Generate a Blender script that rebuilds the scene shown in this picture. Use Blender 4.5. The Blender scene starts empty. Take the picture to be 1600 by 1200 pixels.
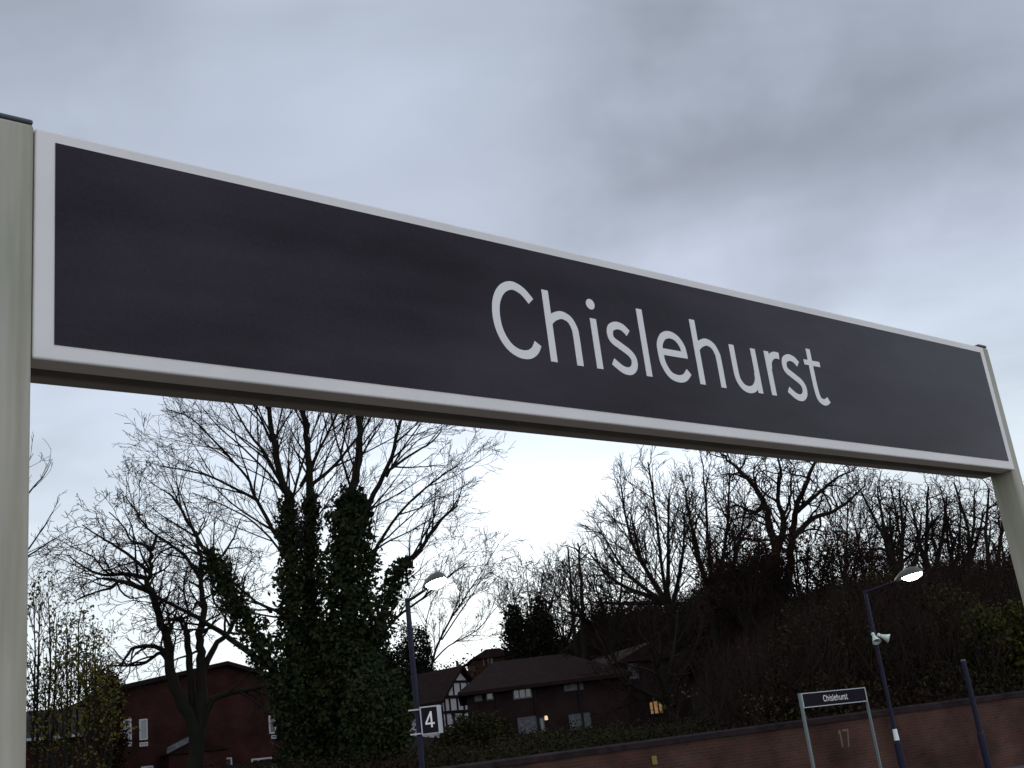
import bpy, bmesh, math, random
import numpy as np
from mathutils import Vector, Matrix
R=math.radians
sc=bpy.context.scene
col=sc.collection
# ---------------------------------------------------------------- camera
F=1802.66; PITCH=0.318482; ROLL=-0.125789; EYE=1.6
FW=Vector((0,math.cos(PITCH),math.sin(PITCH))); RT=Vector((1,0,0)); UP=RT.cross(FW)
c_,s_=math.cos(ROLL),math.sin(ROLL)
RT2=RT*c_+UP*s_; UP2=-RT*s_+UP*c_
cd=bpy.data.cameras.new('camera'); cam=bpy.data.objects.new('camera',cd); col.objects.link(cam)
cam.matrix_world=Matrix(((RT2.x,UP2.x,-FW.x,0),(RT2.y,UP2.y,-FW.y,0),(RT2.z,UP2.z,-FW.z,EYE),(0,0,0,1)))
cd.sensor_width=36; cd.lens=F/1600*36; cd.clip_start=0.05; cd.clip_end=6000
sc.camera=cam
sc.view_settings.view_transform='Standard'; sc.view_settings.look='None'
sc.view_settings.exposure=0; sc.view_settings.gamma=1
CAM=Vector((0,0,EYE))
# ---------------------------------------------------------------- world: dusk overcast
W=bpy.data.worlds.new("World"); sc.world=W; W.use_nodes=True
nt=W.node_tree; nt.nodes.clear(); N=nt.nodes.new; L=nt.links.new
def mth(op,a,b=None,c=None,clamp=False):
    n=N('ShaderNodeMath'); n.operation=op; n.use_clamp=clamp
    for i,v in enumerate((a,b,c)):
        if v is None: continue
        if isinstance(v,(int,float)): n.inputs[i].default_value=v
        else: L(v,n.inputs[i])
    return n.outputs[0]
tc=N('ShaderNodeTexCoord'); sx=N('ShaderNodeSeparateXYZ'); L(tc.outputs['Generated'],sx.inputs[0])
X,Y,Z=sx.outputs
zz=mth('ADD',mth('MAXIMUM',Z,0.0),0.13)
cmb=N('ShaderNodeCombineXYZ'); L(mth('DIVIDE',X,zz),cmb.inputs[0]); L(mth('DIVIDE',Y,zz),cmb.inputs[1])
def noise(scale,detail,rough,loc,sxy=(1,1),rot=0,dist=0):
    mp=N('ShaderNodeMapping'); mp.inputs['Location'].default_value=loc; mp.inputs['Rotation'].default_value=(0,0,rot)
    mp.inputs['Scale'].default_value=(sxy[0],sxy[1],1); L(cmb.outputs[0],mp.inputs[0])
    n=N('ShaderNodeTexNoise'); n.inputs['Scale'].default_value=scale; n.inputs['Detail'].default_value=detail
    n.inputs['Roughness'].default_value=rough; n.inputs['Distortion'].default_value=dist; L(mp.outputs[0],n.inputs[0]); return n.outputs['Fac']
n1=noise(0.62,3.5,0.5,(2.3,0.7,0),(1,1.5),0.5,0.3)
n2=noise(1.7,4,0.5,(5.1,1.3,0),(1,1.6),0.5,0.3)
cl=mth('ADD',mth('MULTIPLY',mth('SUBTRACT',n1,0.5),0.75),mth('MULTIPLY',mth('SUBTRACT',n2,0.5),0.55))
# larger cloud masses, their edges broken up by noise
wn=N('ShaderNodeTexNoise'); wn.inputs['Scale'].default_value=3.2; wn.inputs['Detail'].default_value=5; wn.inputs['Roughness'].default_value=0.55; L(tc.outputs['Generated'],wn.inputs[0])
wv=N('ShaderNodeVectorMath'); wv.operation='MULTIPLY_ADD'; L(wn.outputs['Color'],wv.inputs[0]); wv.inputs[1].default_value=(.42,.42,.42); 
wv2=N('ShaderNodeVectorMath'); wv2.operation='ADD'; L(tc.outputs['Generated'],wv2.inputs[0]); wv2.inputs[1].default_value=(-.21,-.21,-.21); L(wv2.outputs[0],wv.inputs[2])
wnn=N('ShaderNodeVectorMath'); wnn.operation='NORMALIZE'; L(wv.outputs[0],wnn.inputs[0])
def mass(px,py,amp,sharp):
    v=(RT2*((px-800)/F)-UP2*((py-600)/F)+FW).normalized()
    d=N('ShaderNodeVectorMath'); d.operation='DOT_PRODUCT'; L(wnn.outputs[0],d.inputs[0]); d.inputs[1].default_value=v
    return mth('MULTIPLY',mth('POWER',mth('MAXIMUM',d.outputs['Value'],0.0),sharp),amp)
for a in ((1240,230,-.26,110),(1450,100,-.16,160),(1050,250,-.12,180),(20,0,-.24,150),(780,60,.08,120),(1400,440,.13,170),(350,560,.0,100),(110,830,-.15,260),(1560,470,-.16,260)):
    cl=mth('ADD',cl,mass(*a))
# elevation: pale towards the horizon, greyer above
ramp=N('ShaderNodeValToRGB'); L(Z,ramp.inputs[0]); e=ramp.color_ramp.elements
e[0].position=0.0; e[0].color=(0.86,0.95,1.0,1); e[1].position=0.62; e[1].color=(0.50,0.565,0.68,1)
for p_,c in ((0.14,(0.84,0.93,0.99,1)),(0.25,(0.72,0.82,0.94,1)),(0.36,(0.57,0.64,0.78,1)),(0.5,(0.53,0.60,0.73,1))):
    k=e.new(p_); k.color=c
# break in the cloud low over the trees ahead
dirv=N('ShaderNodeVectorMath'); dirv.operation='DOT_PRODUCT'; L(tc.outputs['Generated'],dirv.inputs[0]); dirv.inputs[1].default_value=Vector((-0.03,0.983,0.16)).normalized()
gap=mth('POWER',mth('MAXIMUM',dirv.outputs['Value'],0.0),26)
bd=N('ShaderNodeVectorMath'); bd.operation='DOT_PRODUCT'; L(tc.outputs['Generated'],bd.inputs[0]); bd.inputs[1].default_value=Vector((0.72,-0.68,0.1)).normalized()
back=mth('MAXIMUM',bd.outputs['Value'],0.0)   # brightness added to unseen sky behind the viewer, to the right, lighting the sign
bright=mth('ADD',mth('ADD',1.03,mth('MULTIPLY',gap,0.36)),mth('MULTIPLY',back,.95))
val=mth('MULTIPLY',bright,mth('MAXIMUM',mth('ADD',1.0,cl),0.35))
mul=N('ShaderNodeVectorMath'); mul.operation='SCALE'; L(ramp.outputs[0],mul.inputs[0]); L(val,mul.inputs['Scale'])
sky=N('ShaderNodeTexSky'); sky.sky_type='NISHITA'; sky.sun_disc=False; sky.sun_elevation=R(9); sky.sun_rotation=R(-2)
bg1=N('ShaderNodeBackground'); L(sky.outputs[0],bg1.inputs[0]); bg1.inputs[1].default_value=0.05
bg2=N('ShaderNodeBackground'); L(mul.outputs[0],bg2.inputs[0]); bg2.inputs[1].default_value=1.0
mx=N('ShaderNodeMixShader'); mx.inputs[0].default_value=0.93; L(bg1.outputs[0],mx.inputs[1]); L(bg2.outputs[0],mx.inputs[2])
wo=N('ShaderNodeOutputWorld'); L(mx.outputs[0],wo.inputs[0])
sl=bpy.data.lights.new('sun','SUN'); sl.energy=0.5; sl.angle=R(25); sl.color=(1,0.96,0.92)
so=bpy.data.objects.new('sun',sl); col.objects.link(so)
so.rotation_euler=Vector((0.03,-0.985,-0.17)).to_track_quat('-Z','Y').to_euler()

# ---------------------------------------------------------------- helpers
def ray(px,py):
    return RT2*((px-800)/F)-UP2*((py-600)/F)+FW
def at(px,py,D):                      # point seen at (px,py) at horizontal distance D
    v=ray(px,py); return CAM+v*(D/math.hypot(v.x,v.y))
def tag(o,label=None,cat=None,group=None,kind=None):
    if label: o['label']=label
    if cat: o['category']=cat
    if group: o['group']=group
    if kind: o['kind']=kind
    return o
def empty(name,loc,label,cat,group=None,rz=0):
    o=bpy.data.objects.new(name,None); col.objects.link(o); o.location=loc; o.rotation_euler=(0,0,rz)
    o.empty_display_size=0.2
    return tag(o,label,cat,group)
DULL=('woodland_floor','dark_bark','twig_bark','reddish_twig_bark','ivy_leaf','autumn_leaf','black_timber','rusty_leaf','dark_evergreen_leaf','bramble_leaf','dead_bracken','olive_scrub','far_autumn_leaf','dark_roof_tile','grey_roof_tile','dark_coping')
def mat(name,base,rough=0.8,var=0.0,scale=3.0,c2=None,metal=0,spec=0.5,emit=None,es=0,bump=0,coord='Object',stretch=(1,1,1),detail=4):
    m=bpy.data.materials.new(name); m.use_nodes=True; t=m.node_tree; b=t.nodes['Principled BSDF']
    b.inputs['Roughness'].default_value=rough; b.inputs['Metallic'].default_value=metal
    b.inputs['Specular IOR Level'].default_value=0.04 if name in DULL else spec
    b.inputs['Base Color'].default_value=(*base,1)
    if c2 or bump:
        tcn=t.nodes.new('ShaderNodeTexCoord'); mp=t.nodes.new('ShaderNodeMapping'); mp.inputs['Scale'].default_value=stretch
        t.links.new(tcn.outputs[coord],mp.inputs[0])
        n=t.nodes.new('ShaderNodeTexNoise'); n.inputs['Scale'].default_value=scale; n.inputs['Detail'].default_value=detail
        t.links.new(mp.outputs[0],n.inputs[0])
        if c2:
            r=t.nodes.new('ShaderNodeValToRGB'); r.color_ramp.elements[0].position=0.35; r.color_ramp.elements[1].position=0.68
            r.color_ramp.elements[0].color=(*base,1); r.color_ramp.elements[1].color=(*c2,1)
            t.links.new(n.outputs['Fac'],r.inputs[0]); t.links.new(r.outputs[0],b.inputs['Base Color'])
        if bump:
            bp=t.nodes.new('ShaderNodeBump'); bp.inputs['Strength'].default_value=bump; bp.inputs['Distance'].default_value=0.01
            t.links.new(n.outputs['Fac'],bp.inputs['Height']); t.links.new(bp.outputs[0],b.inputs['Normal'])
    if emit:
        b.inputs['Emission Color'].default_value=(*emit,1); b.inputs['Emission Strength'].default_value=es
    return m
def brickmat(name,a,b_,mortar,scale=1.0,patch=0.5):
    m=bpy.data.materials.new(name); m.use_nodes=True; t=m.node_tree; p=t.nodes['Principled BSDF']; p.inputs['Roughness'].default_value=0.9; p.inputs['Specular IOR Level'].default_value=0.05
    tcn=t.nodes.new('ShaderNodeTexCoord'); sp=t.nodes.new('ShaderNodeSeparateXYZ'); t.links.new(tcn.outputs['Object'],sp.inputs[0])
    ad=t.nodes.new('ShaderNodeMath'); ad.operation='ADD'; t.links.new(sp.outputs[0],ad.inputs[0]); t.links.new(sp.outputs[1],ad.inputs[1])
    cb=t.nodes.new('ShaderNodeCombineXYZ'); t.links.new(ad.outputs[0],cb.inputs[0]); t.links.new(sp.outputs[2],cb.inputs[1])
    br=t.nodes.new('ShaderNodeTexBrick'); t.links.new(cb.outputs[0],br.inputs[0])
    br.inputs['Color1'].default_value=(*a,1); br.inputs['Color2'].default_value=(*b_,1); br.inputs['Mortar'].default_value=(*mortar,1)
    br.inputs['Scale'].default_value=scale; br.inputs['Brick Width'].default_value=0.225; br.inputs['Row Height'].default_value=0.075; br.inputs['Mortar Size'].default_value=0.01
    n=t.nodes.new('ShaderNodeTexNoise'); n.inputs['Scale'].default_value=0.9; n.inputs['Detail'].default_value=6; t.links.new(tcn.outputs['Object'],n.inputs[0])
    rp=t.nodes.new('ShaderNodeValToRGB'); rp.color_ramp.elements[0].position=0.3; rp.color_ramp.elements[0].color=(1-patch,)*3+(1,); rp.color_ramp.elements[1].position=0.7; rp.color_ramp.elements[1].color=(1.15,1.1,1.05,1)
    t.links.new(n.outputs['Fac'],rp.inputs[0])
    mxn=t.nodes.new('ShaderNodeMix'); mxn.data_type='RGBA'; mxn.blend_type='MULTIPLY'; mxn.inputs[0].default_value=1
    t.links.new(br.outputs['Color'],mxn.inputs[6]); t.links.new(rp.outputs[0],mxn.inputs[7]); t.links.new(mxn.outputs[2],p.inputs['Base Color'])
    return m
class MB:
    def __init__(s): s.v=[]; s.f=[]
    def add(s,v,f):
        o=len(s.v); s.v+=[tuple(p) for p in v]; s.f+=[tuple(i+o for i in q) for q in f]; return s
    def box(s,x0,x1,y0,y1,z0,z1,M=None):
        v=[Vector(p) for p in ((x0,y0,z0),(x1,y0,z0),(x1,y1,z0),(x0,y1,z0),(x0,y0,z1),(x1,y0,z1),(x1,y1,z1),(x0,y1,z1))]
        if M: v=[M@p for p in v]
        return s.add(v,[(0,3,2,1),(4,5,6,7),(0,1,5,4),(1,2,6,5),(2,3,7,6),(3,0,4,7)])
    def tube(s,pts,rad,n=12,cap=True):
        pts=[Vector(p) for p in pts]; 
        if not hasattr(rad,'__len__'): rad=[rad]*len(pts)
        v=[]; k=len(pts)
        for i,p in enumerate(pts):
            d=(pts[min(i+1,k-1)]-pts[max(i-1,0)]).normalized()
            a=Vector((1,0,0)) if abs(d.z)>0.9 else Vector((0,0,1))
            u=d.cross(a).normalized(); w=d.cross(u)
            for j in range(n):
                t=2*math.pi*j/n; v.append(p+(u*math.cos(t)+w*math.sin(t))*rad[i])
        f=[(i*n+j,i*n+(j+1)%n,(i+1)*n+(j+1)%n,(i+1)*n+j) for i in range(k-1) for j in range(n)]
        if cap: f+=[tuple(range(n-1,-1,-1)),tuple(range((k-1)*n,k*n))]
        return s.add(v,f)
    def prism(s,poly,y0,y1):          # polygon in x,z extruded along y
        n=len(poly); v=[(x,y0,z) for x,z in poly]+[(x,y1,z) for x,z in poly]
        return s.add(v,[tuple(range(n)),tuple(range(2*n-1,n-1,-1))]+[(i,i+n,(i+1)%n+n,(i+1)%n) for i in range(n)])
    def build(s,name,m,parent=None,loc=None,rz=0,bevel=0,smooth=False,seg=2):
        me=bpy.data.meshes.new(name); me.from_pydata(s.v,[],s.f); me.update()
        bm=bmesh.new(); bm.from_mesh(me); bmesh.ops.recalc_face_normals(bm,faces=bm.faces); bm.to_mesh(me); bm.free()
        if m: me.materials.append(m)
        if smooth:
            for p in me.polygons: p.use_smooth=True
        o=bpy.data.objects.new(name,me); col.objects.link(o)
        if parent: o.parent=parent
        if loc is not None: o.location=loc
        o.rotation_euler=(0,0,rz)
        if bevel:
            b=o.modifiers.new('bevel','BEVEL'); b.width=bevel; b.segments=seg; b.limit_method='ANGLE'
        return o
def bigmesh(name,V,Fq,m,parent=None,mats=None,midx=None,tri=False):
    me=bpy.data.meshes.new(name); V=np.asarray(V,dtype=np.float32); Fq=np.asarray(Fq,dtype=np.int32)
    k=Fq.shape[1]; me.vertices.add(len(V)); me.vertices.foreach_set('co',V.ravel())
    me.loops.add(Fq.size); me.loops.foreach_set('vertex_index',Fq.ravel())
    me.polygons.add(len(Fq)); me.polygons.foreach_set('loop_start',np.arange(0,Fq.size,k,dtype=np.int32))
    try: me.polygons.foreach_set('loop_total',np.full(len(Fq),k,dtype=np.int32))
    except Exception: pass
    for mm in (mats or [m]): me.materials.append(mm)
    if midx is not None: me.polygons.foreach_set('material_index',np.asarray(midx,dtype=np.int32))
    me.update(calc_edges=True)
    o=bpy.data.objects.new(name,me); col.objects.link(o)
    if parent: o.parent=parent
    return o
def rel(o,parent):                   # geometry written in world coordinates, hung under an Empty that is not at the origin
    o.matrix_parent_inverse=Matrix.Translation(parent.location).inverted() if parent.rotation_euler.z==0 else parent.matrix_basis.inverted()
# ---------------------------------------------------------------- materials
M={}
M['white']=mat('painted_white_frame',(0.74,0.68,0.64),0.5,c2=(0.665,0.615,0.575),scale=5,bump=0.05)
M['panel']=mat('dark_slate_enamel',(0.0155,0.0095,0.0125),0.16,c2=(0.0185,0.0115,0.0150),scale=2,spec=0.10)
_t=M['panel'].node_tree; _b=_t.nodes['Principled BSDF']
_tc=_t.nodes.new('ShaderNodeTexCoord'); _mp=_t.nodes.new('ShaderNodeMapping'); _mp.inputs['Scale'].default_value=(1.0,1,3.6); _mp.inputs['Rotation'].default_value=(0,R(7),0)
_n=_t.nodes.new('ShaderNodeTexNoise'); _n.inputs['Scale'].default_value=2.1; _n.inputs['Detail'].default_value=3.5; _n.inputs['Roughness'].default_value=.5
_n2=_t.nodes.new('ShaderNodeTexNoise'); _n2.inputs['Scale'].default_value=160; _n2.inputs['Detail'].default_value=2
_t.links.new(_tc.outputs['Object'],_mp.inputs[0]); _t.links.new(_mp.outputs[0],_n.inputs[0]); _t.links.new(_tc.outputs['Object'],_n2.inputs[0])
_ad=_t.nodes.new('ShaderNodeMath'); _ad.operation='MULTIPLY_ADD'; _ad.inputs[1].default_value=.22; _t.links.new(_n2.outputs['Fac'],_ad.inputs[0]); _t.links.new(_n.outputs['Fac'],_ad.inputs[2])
_r=_t.nodes.new('ShaderNodeValToRGB'); _r.color_ramp.elements[0].position=.42; _r.color_ramp.elements[0].color=(0.0135,0.0085,0.0125,1); _r.color_ramp.elements[1].position=.82; _r.color_ramp.elements[1].color=(0.037,0.027,0.035,1)  # lighter purple streaks: faint sky reflections painted into the panel's base colour
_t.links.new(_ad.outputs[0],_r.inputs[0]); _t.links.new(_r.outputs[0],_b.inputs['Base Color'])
M['farpanel']=mat('dark_sign_face',(0.012,0.009,0.014),0.8,spec=0.06)
M['letter']=mat('white_vinyl',(0.74,0.69,0.66),0.5)
M['post']=mat('weathered_grey_post',(0.33,0.315,0.24),0.7,c2=(0.43,0.385,0.32),scale=9,bump=0.15,stretch=(1,1,0.35))
_t=M['post'].node_tree; _b=_t.nodes['Principled BSDF']; _src=_b.inputs['Base Color'].links[0].from_socket
_tc=_t.nodes.new('ShaderNodeTexCoord'); _mp=_t.nodes.new('ShaderNodeMapping'); _mp.inputs['Scale'].default_value=(38,38,2.2)
_n=_t.nodes.new('ShaderNodeTexNoise'); _n.inputs['Scale'].default_value=1.0; _n.inputs['Detail'].default_value=5; _t.links.new(_tc.outputs['Object'],_mp.inputs[0]); _t.links.new(_mp.outputs[0],_n.inputs[0])
_r=_t.nodes.new('ShaderNodeValToRGB'); _r.color_ramp.elements[0].position=.36; _r.color_ramp.elements[0].color=(.68,.665,.56,1); _r.color_ramp.elements[1].position=.6; _r.color_ramp.elements[1].color=(1,1,1,1)
_m=_t.nodes.new('ShaderNodeMix'); _m.data_type='RGBA'; _m.blend_type='MULTIPLY'; _m.inputs[0].default_value=.75
_t.links.new(_n.outputs['Fac'],_r.inputs[0]); _t.links.new(_src,_m.inputs[6]); _t.links.new(_r.outputs[0],_m.inputs[7]); _t.links.new(_m.outputs[2],_b.inputs['Base Color'])
M['under']=mat('dull_grey_steel',(0.34,0.31,0.27),0.7,c2=(0.27,0.24,0.21),scale=9)
M['cap']=mat('dark_cap',(0.05,0.05,0.06),0.5)
M['black']=mat('black_gap',(0.012,0.01,0.01),0.8)
M['navy']=mat('navy_paint',(0.013,0.012,0.027),0.5,c2=(0.017,0.015,0.030),scale=6,spec=0.12)
M['navy_band']=mat('white_band',(0.7,0.7,0.68),0.5)
M['farwhite']=mat('white_sign_paint',(0.42,0.40,0.42),0.5)
M['pale']=mat('pale_grey_horn',(0.45,0.50,0.44),0.5)
M['greypost']=mat('grey_green_post',(0.14,0.165,0.16),0.6)
M['lampshell']=mat('lantern_shell',(0.06,0.062,0.045),0.4)
M['lamp']=mat('lit_lamp_glass',(0.9,0.95,0.9),0.3,emit=(0.90,1.0,0.84),es=22)
M['lampoff']=mat('unlit_glass',(0.35,0.38,0.4),0.2)
M['paving']=mat('concrete_paving',(0.10,0.08,0.06),0.9,c2=(0.08,0.065,0.05),scale=2)
M['asphalt']=mat('platform_asphalt',(0.045,0.042,0.04),0.9,c2=(0.07,0.062,0.06),scale=2)
M['ballast']=mat('ballast',(0.08,0.07,0.06),0.95,c2=(0.14,0.12,0.10),scale=12,bump=0.5)
M['steel']=mat('rail_steel',(0.18,0.12,0.08),0.5,metal=0.6)
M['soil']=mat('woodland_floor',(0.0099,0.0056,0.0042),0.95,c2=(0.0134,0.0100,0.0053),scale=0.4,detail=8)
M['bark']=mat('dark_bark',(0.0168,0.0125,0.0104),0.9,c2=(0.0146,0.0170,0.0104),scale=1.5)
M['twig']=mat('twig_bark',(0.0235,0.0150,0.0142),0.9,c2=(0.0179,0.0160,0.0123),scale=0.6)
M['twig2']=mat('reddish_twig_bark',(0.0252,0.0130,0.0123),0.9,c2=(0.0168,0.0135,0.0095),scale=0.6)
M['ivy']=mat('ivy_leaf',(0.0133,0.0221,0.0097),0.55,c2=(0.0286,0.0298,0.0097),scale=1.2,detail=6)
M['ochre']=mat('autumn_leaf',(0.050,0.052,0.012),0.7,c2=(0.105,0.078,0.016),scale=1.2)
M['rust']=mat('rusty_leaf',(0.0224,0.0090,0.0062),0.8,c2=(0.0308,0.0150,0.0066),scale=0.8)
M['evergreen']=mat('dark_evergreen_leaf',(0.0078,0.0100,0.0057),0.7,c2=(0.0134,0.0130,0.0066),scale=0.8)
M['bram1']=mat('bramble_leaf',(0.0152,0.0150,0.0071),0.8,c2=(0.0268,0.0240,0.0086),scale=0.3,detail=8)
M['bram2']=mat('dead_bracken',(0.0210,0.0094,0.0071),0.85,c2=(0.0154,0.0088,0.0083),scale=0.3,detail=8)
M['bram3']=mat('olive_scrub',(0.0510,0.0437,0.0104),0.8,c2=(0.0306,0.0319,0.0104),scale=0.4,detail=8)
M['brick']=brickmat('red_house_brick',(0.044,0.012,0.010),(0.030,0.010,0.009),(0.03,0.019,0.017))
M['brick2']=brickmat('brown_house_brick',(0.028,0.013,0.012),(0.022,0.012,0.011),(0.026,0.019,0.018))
M['wallbrick']=brickmat('old_wall_brick',(0.095,0.036,0.028),(0.062,0.034,0.026),(0.072,0.055,0.046),patch=0.6)
M['coping']=mat('dark_coping',(0.016,0.011,0.012),0.9,c2=(0.032,0.022,0.022),scale=3)
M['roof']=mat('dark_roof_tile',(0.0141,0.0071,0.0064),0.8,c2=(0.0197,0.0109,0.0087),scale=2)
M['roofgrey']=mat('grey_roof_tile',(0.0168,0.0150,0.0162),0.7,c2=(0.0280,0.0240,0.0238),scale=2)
M['winframe']=mat('white_window_frame',(0.36,0.34,0.34),0.5)
M['dimframe']=mat('dull_window_frame',(0.06,0.055,0.06),0.6)
M['glass']=mat('window_glass',(0.03,0.035,0.035),0.12,spec=0.7)
M['netcurtain']=mat('net_curtain',(0.09,0.10,0.105),0.6,c2=(0.025,0.03,0.03),scale=4)
M['litwin']=mat('lit_window',(0.3,0.2,0.1),0.5,emit=(1.0,0.48,0.17),es=0.16)
M['bulb']=mat('lit_bulb',(0.8,0.6,0.4),0.5,emit=(1.0,0.66,0.4),es=.7)
M['render']=mat('white_render',(0.52,0.47,0.46),0.8,c2=(0.44,0.40,0.39),scale=1)
M['timber']=mat('black_timber',(0.014,0.012,0.014),0.8)
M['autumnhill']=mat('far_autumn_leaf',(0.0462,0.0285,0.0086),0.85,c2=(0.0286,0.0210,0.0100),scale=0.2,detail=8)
M['yellow']=mat('yellow_plate',(0.16,0.11,0.012),0.6)
M['paintmark']=mat('ochre_wall_paint',(0.12,0.085,0.04),0.8)

# ---------------------------------------------------------------- near station sign
YAW=0.700977; P0=Vector((-0.58568,1.38990,0.59118+EYE)); PW=2.39596; PH=0.30
def strokes():
    """centre lines of the eleven letters, in panel metres; (points, smooth)"""
    S=[]
    def st(p,sm=True,w=0.0155): S.append((p,sm,w))
    def h(x):
        st([(x,.0835),(x,.2238)],False)
        st([(x+.0005,.1600),(x+.0075,.1680),(x+.019,.1750),(x+.034,.1790),(x+.051,.1730),(x+.0605,.158),(x+.0625,.142),(x+.0625,.0835)][::1])
    def s(x):
        st([(x+.056,.1665),(x+.043,.1765),(x+.027,.1788),(x+.011,.1715),(x+.007,.1575),(x+.012,.1465),(x+.031,.1365),(x+.051,.1260),(x+.0605,.1140),(x+.0585,.0985),(x+.046,.0885),(x+.027,.0895),(x+.004,.1030)])
    st([(.8345,.1950),(.8165,.2125),(.7930,.2195),(.7700,.2085),(.7545,.1840),(.7500,.1540),(.7550,.1250),(.7695,.1015),(.7900,.0900),(.8110,.0895),(.8275,.0985),(.8380,.1140)],w=.0165)
    h(.8710)
    st([(.9825,.0835),(.9825,.1840)],False); S.append(('dot',(.9815,.2130),.0108))
    s(1.015)
    st([(1.1110,.0835),(1.1110,.2238)],False)
    st([(1.1555,.1410),(1.2285,.1410)],False,.0140)
    st([(1.2215,.1345),(1.2190,.1570),(1.207,.1735),(1.187,.1800),(1.167,.1735),(1.1545,.1560),(1.1530,.1350),(1.1560,.1140),(1.1700,.0940),(1.1900,.0880),(1.2100,.0920),(1.2255,.1060)])
    h(1.2610)
    st([(1.3710,.1840),(1.3710,.1300),(1.3735,.1080),(1.3850,.0930),(1.4030,.0880),(1.4220,.0940),(1.4345,.1100),(1.4370,.1280)])
    st([(1.4385,.0835),(1.4385,.1840)],False)
    st([(1.4825,.0835),(1.4825,.1840)],False)
    st([(1.4840,.1450),(1.4880,.1620),(1.4990,.1740),(1.5120,.1785),(1.5245,.1775)])
    s(1.531)
    st([(1.6335,.2090),(1.6330,.1600),(1.6335,.1150),(1.6380,.0930),(1.6500,.0855),(1.6620,.0870),(1.6720,.0930)],w=.0148)
    st([(1.6100,.1755),(1.6665,.1755)],False,.0125)
    return S
def catmull(p,k=7):
    q=[p[0]]+list(p)+[p[-1]]; out=[]
    for i in range(1,len(q)-2):
        a,b,c,d=[Vector(z) for z in q[i-1:i+3]]
        for j in range(k):
            t=j/k; out.append(0.5*((2*b)+(c-a)*t+(2*a-5*b+4*c-d)*t*t+(3*b-a-3*c+d)*t**3))
    out.append(Vector(p[-1])); return out
def letters_mb(yfront,sx=1.0,k=7,th=0.0006,stag=0.00012,fat=1.0):
    mb=MB(); n_=0
    for s in strokes():
        y1=yfront-th-stag*(n_%5); n_+=1
        if s[0]=='dot':
            c=s[1]; r=s[2]; nn=22
            mb.prism([(c[0]+r*math.cos(2*math.pi*i/nn),c[1]+r*math.sin(2*math.pi*i/nn)) for i in range(nn)],yfront,y1); continue
        pts=[Vector(p) for p in s[0]] if not s[1] else catmull(s[0],k)
        w=s[2]*fat; Lf=[];Rt=[]
        for i,p in enumerate(pts):
            d=(pts[min(i+1,len(pts)-1)]-pts[max(i-1,0)]).normalized(); nrm=Vector((-d.y,d.x))
            Lf.append(p+nrm*w/2); Rt.append(p-nrm*w/2)
        n=len(pts); v=[]
        for y in (y1,yfront):
            v+=[(q.x,y,q.y) for q in Lf]+[(q.x,y,q.y) for q in Rt]
        f=[]
        for i in range(n-1):
            f+=[(i,i+1,n+i+1,n+i),(2*n+i,3*n+i,3*n+i+1,2*n+i+1),(i,2*n+i,2*n+i+1,i+1),(n+i,n+i+1,3*n+i+1,3*n+i)]
        f+=[(0,n,3*n,2*n),(n-1,3*n-1,4*n-1,2*n-1)]
        mb.add(v,f)
    return mb
def station_sign(loc,rz,label,zbase,post_h,near=True):
    # local x along the board, -y towards the reader, z up from the lower edge of the dark panel
    t=empty('station_sign',(loc.x,loc.y,zbase),label,'station sign',None,rz)
    dz=loc.z-zbase
    wm=M['white'] if near else M['farwhite']; pm=M['post'] if near else M['greypost']
    fr=MB().box(-.0268,PW+.0235,0.0012,.040,-.0222,PH+.0178).build('front_frame',wm,t,(0,0,dz),0,0.0035,seg=3)
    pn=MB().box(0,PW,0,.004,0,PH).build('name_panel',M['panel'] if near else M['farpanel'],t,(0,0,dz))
    letters_mb(-.0001,fat=1.0 if near else 1.15,k=7 if near else 3).build('lettering',M['letter'],pn)
    MB().box(-.020,PW+.017,.041,.068,-.008,PH+.006).build('core_channel',M['black'],t,(0,0,dz))
    MB().box(-.0268,PW+.0235,.069,.096,-.0222,PH+.0178).build('rear_frame',M['under'],t,(0,0,dz),0,.003)
    for x0,x1,yf in ((-.087,-.0285,-.001),(PW+.0125,PW+.0545,.004)):
        p=MB().box(x0,x1,yf,.068,-dz,PH+.0205).build('post',pm,t,(0,0,dz),0,.0055,seg=4)
        MB().box(x0+.001,x1-.001,yf+.001,.067,PH+.0210,PH+.0285).build('post_cap',M['cap'],p,None,0,.003)
    return t
station_sign(P0,YAW,'large dark station name board between two grey posts, right in front and filling the picture',0,0)
# ---------------------------------------------------------------- far station sign
fs=at(1258,1109,29.0)
station_sign(Vector((fs.x,fs.y,0.515+EYE)),YAW-0.02,'small distant station name board on two thin posts before the brick wall',0,0,False)

# ---------------------------------------------------------------- ground, platforms, tracks, wall
AL=Vector((math.cos(YAW),math.sin(YAW),0)); PE=Vector((-math.sin(YAW),math.cos(YAW),0))
WY=R(25); WA=Vector((math.cos(WY),math.sin(WY),0)); WN=Vector((-math.sin(WY),math.cos(WY),0)); WD=25.3   # wall line
def wall_r(az):   # az from +y clockwise
    d=Vector((math.sin(az),math.cos(az),0)); k=d.dot(WN)
    return WD/k if k>0.25 else WD/0.25
AZ=[-180,-70,-30,-22,-12,-6,0,4,7,9.5,14,19,24,30,60,180]
KR=[1.0,1.012,1.3,1.8,2.4,3.2,4.5,7,20,80]
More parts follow.
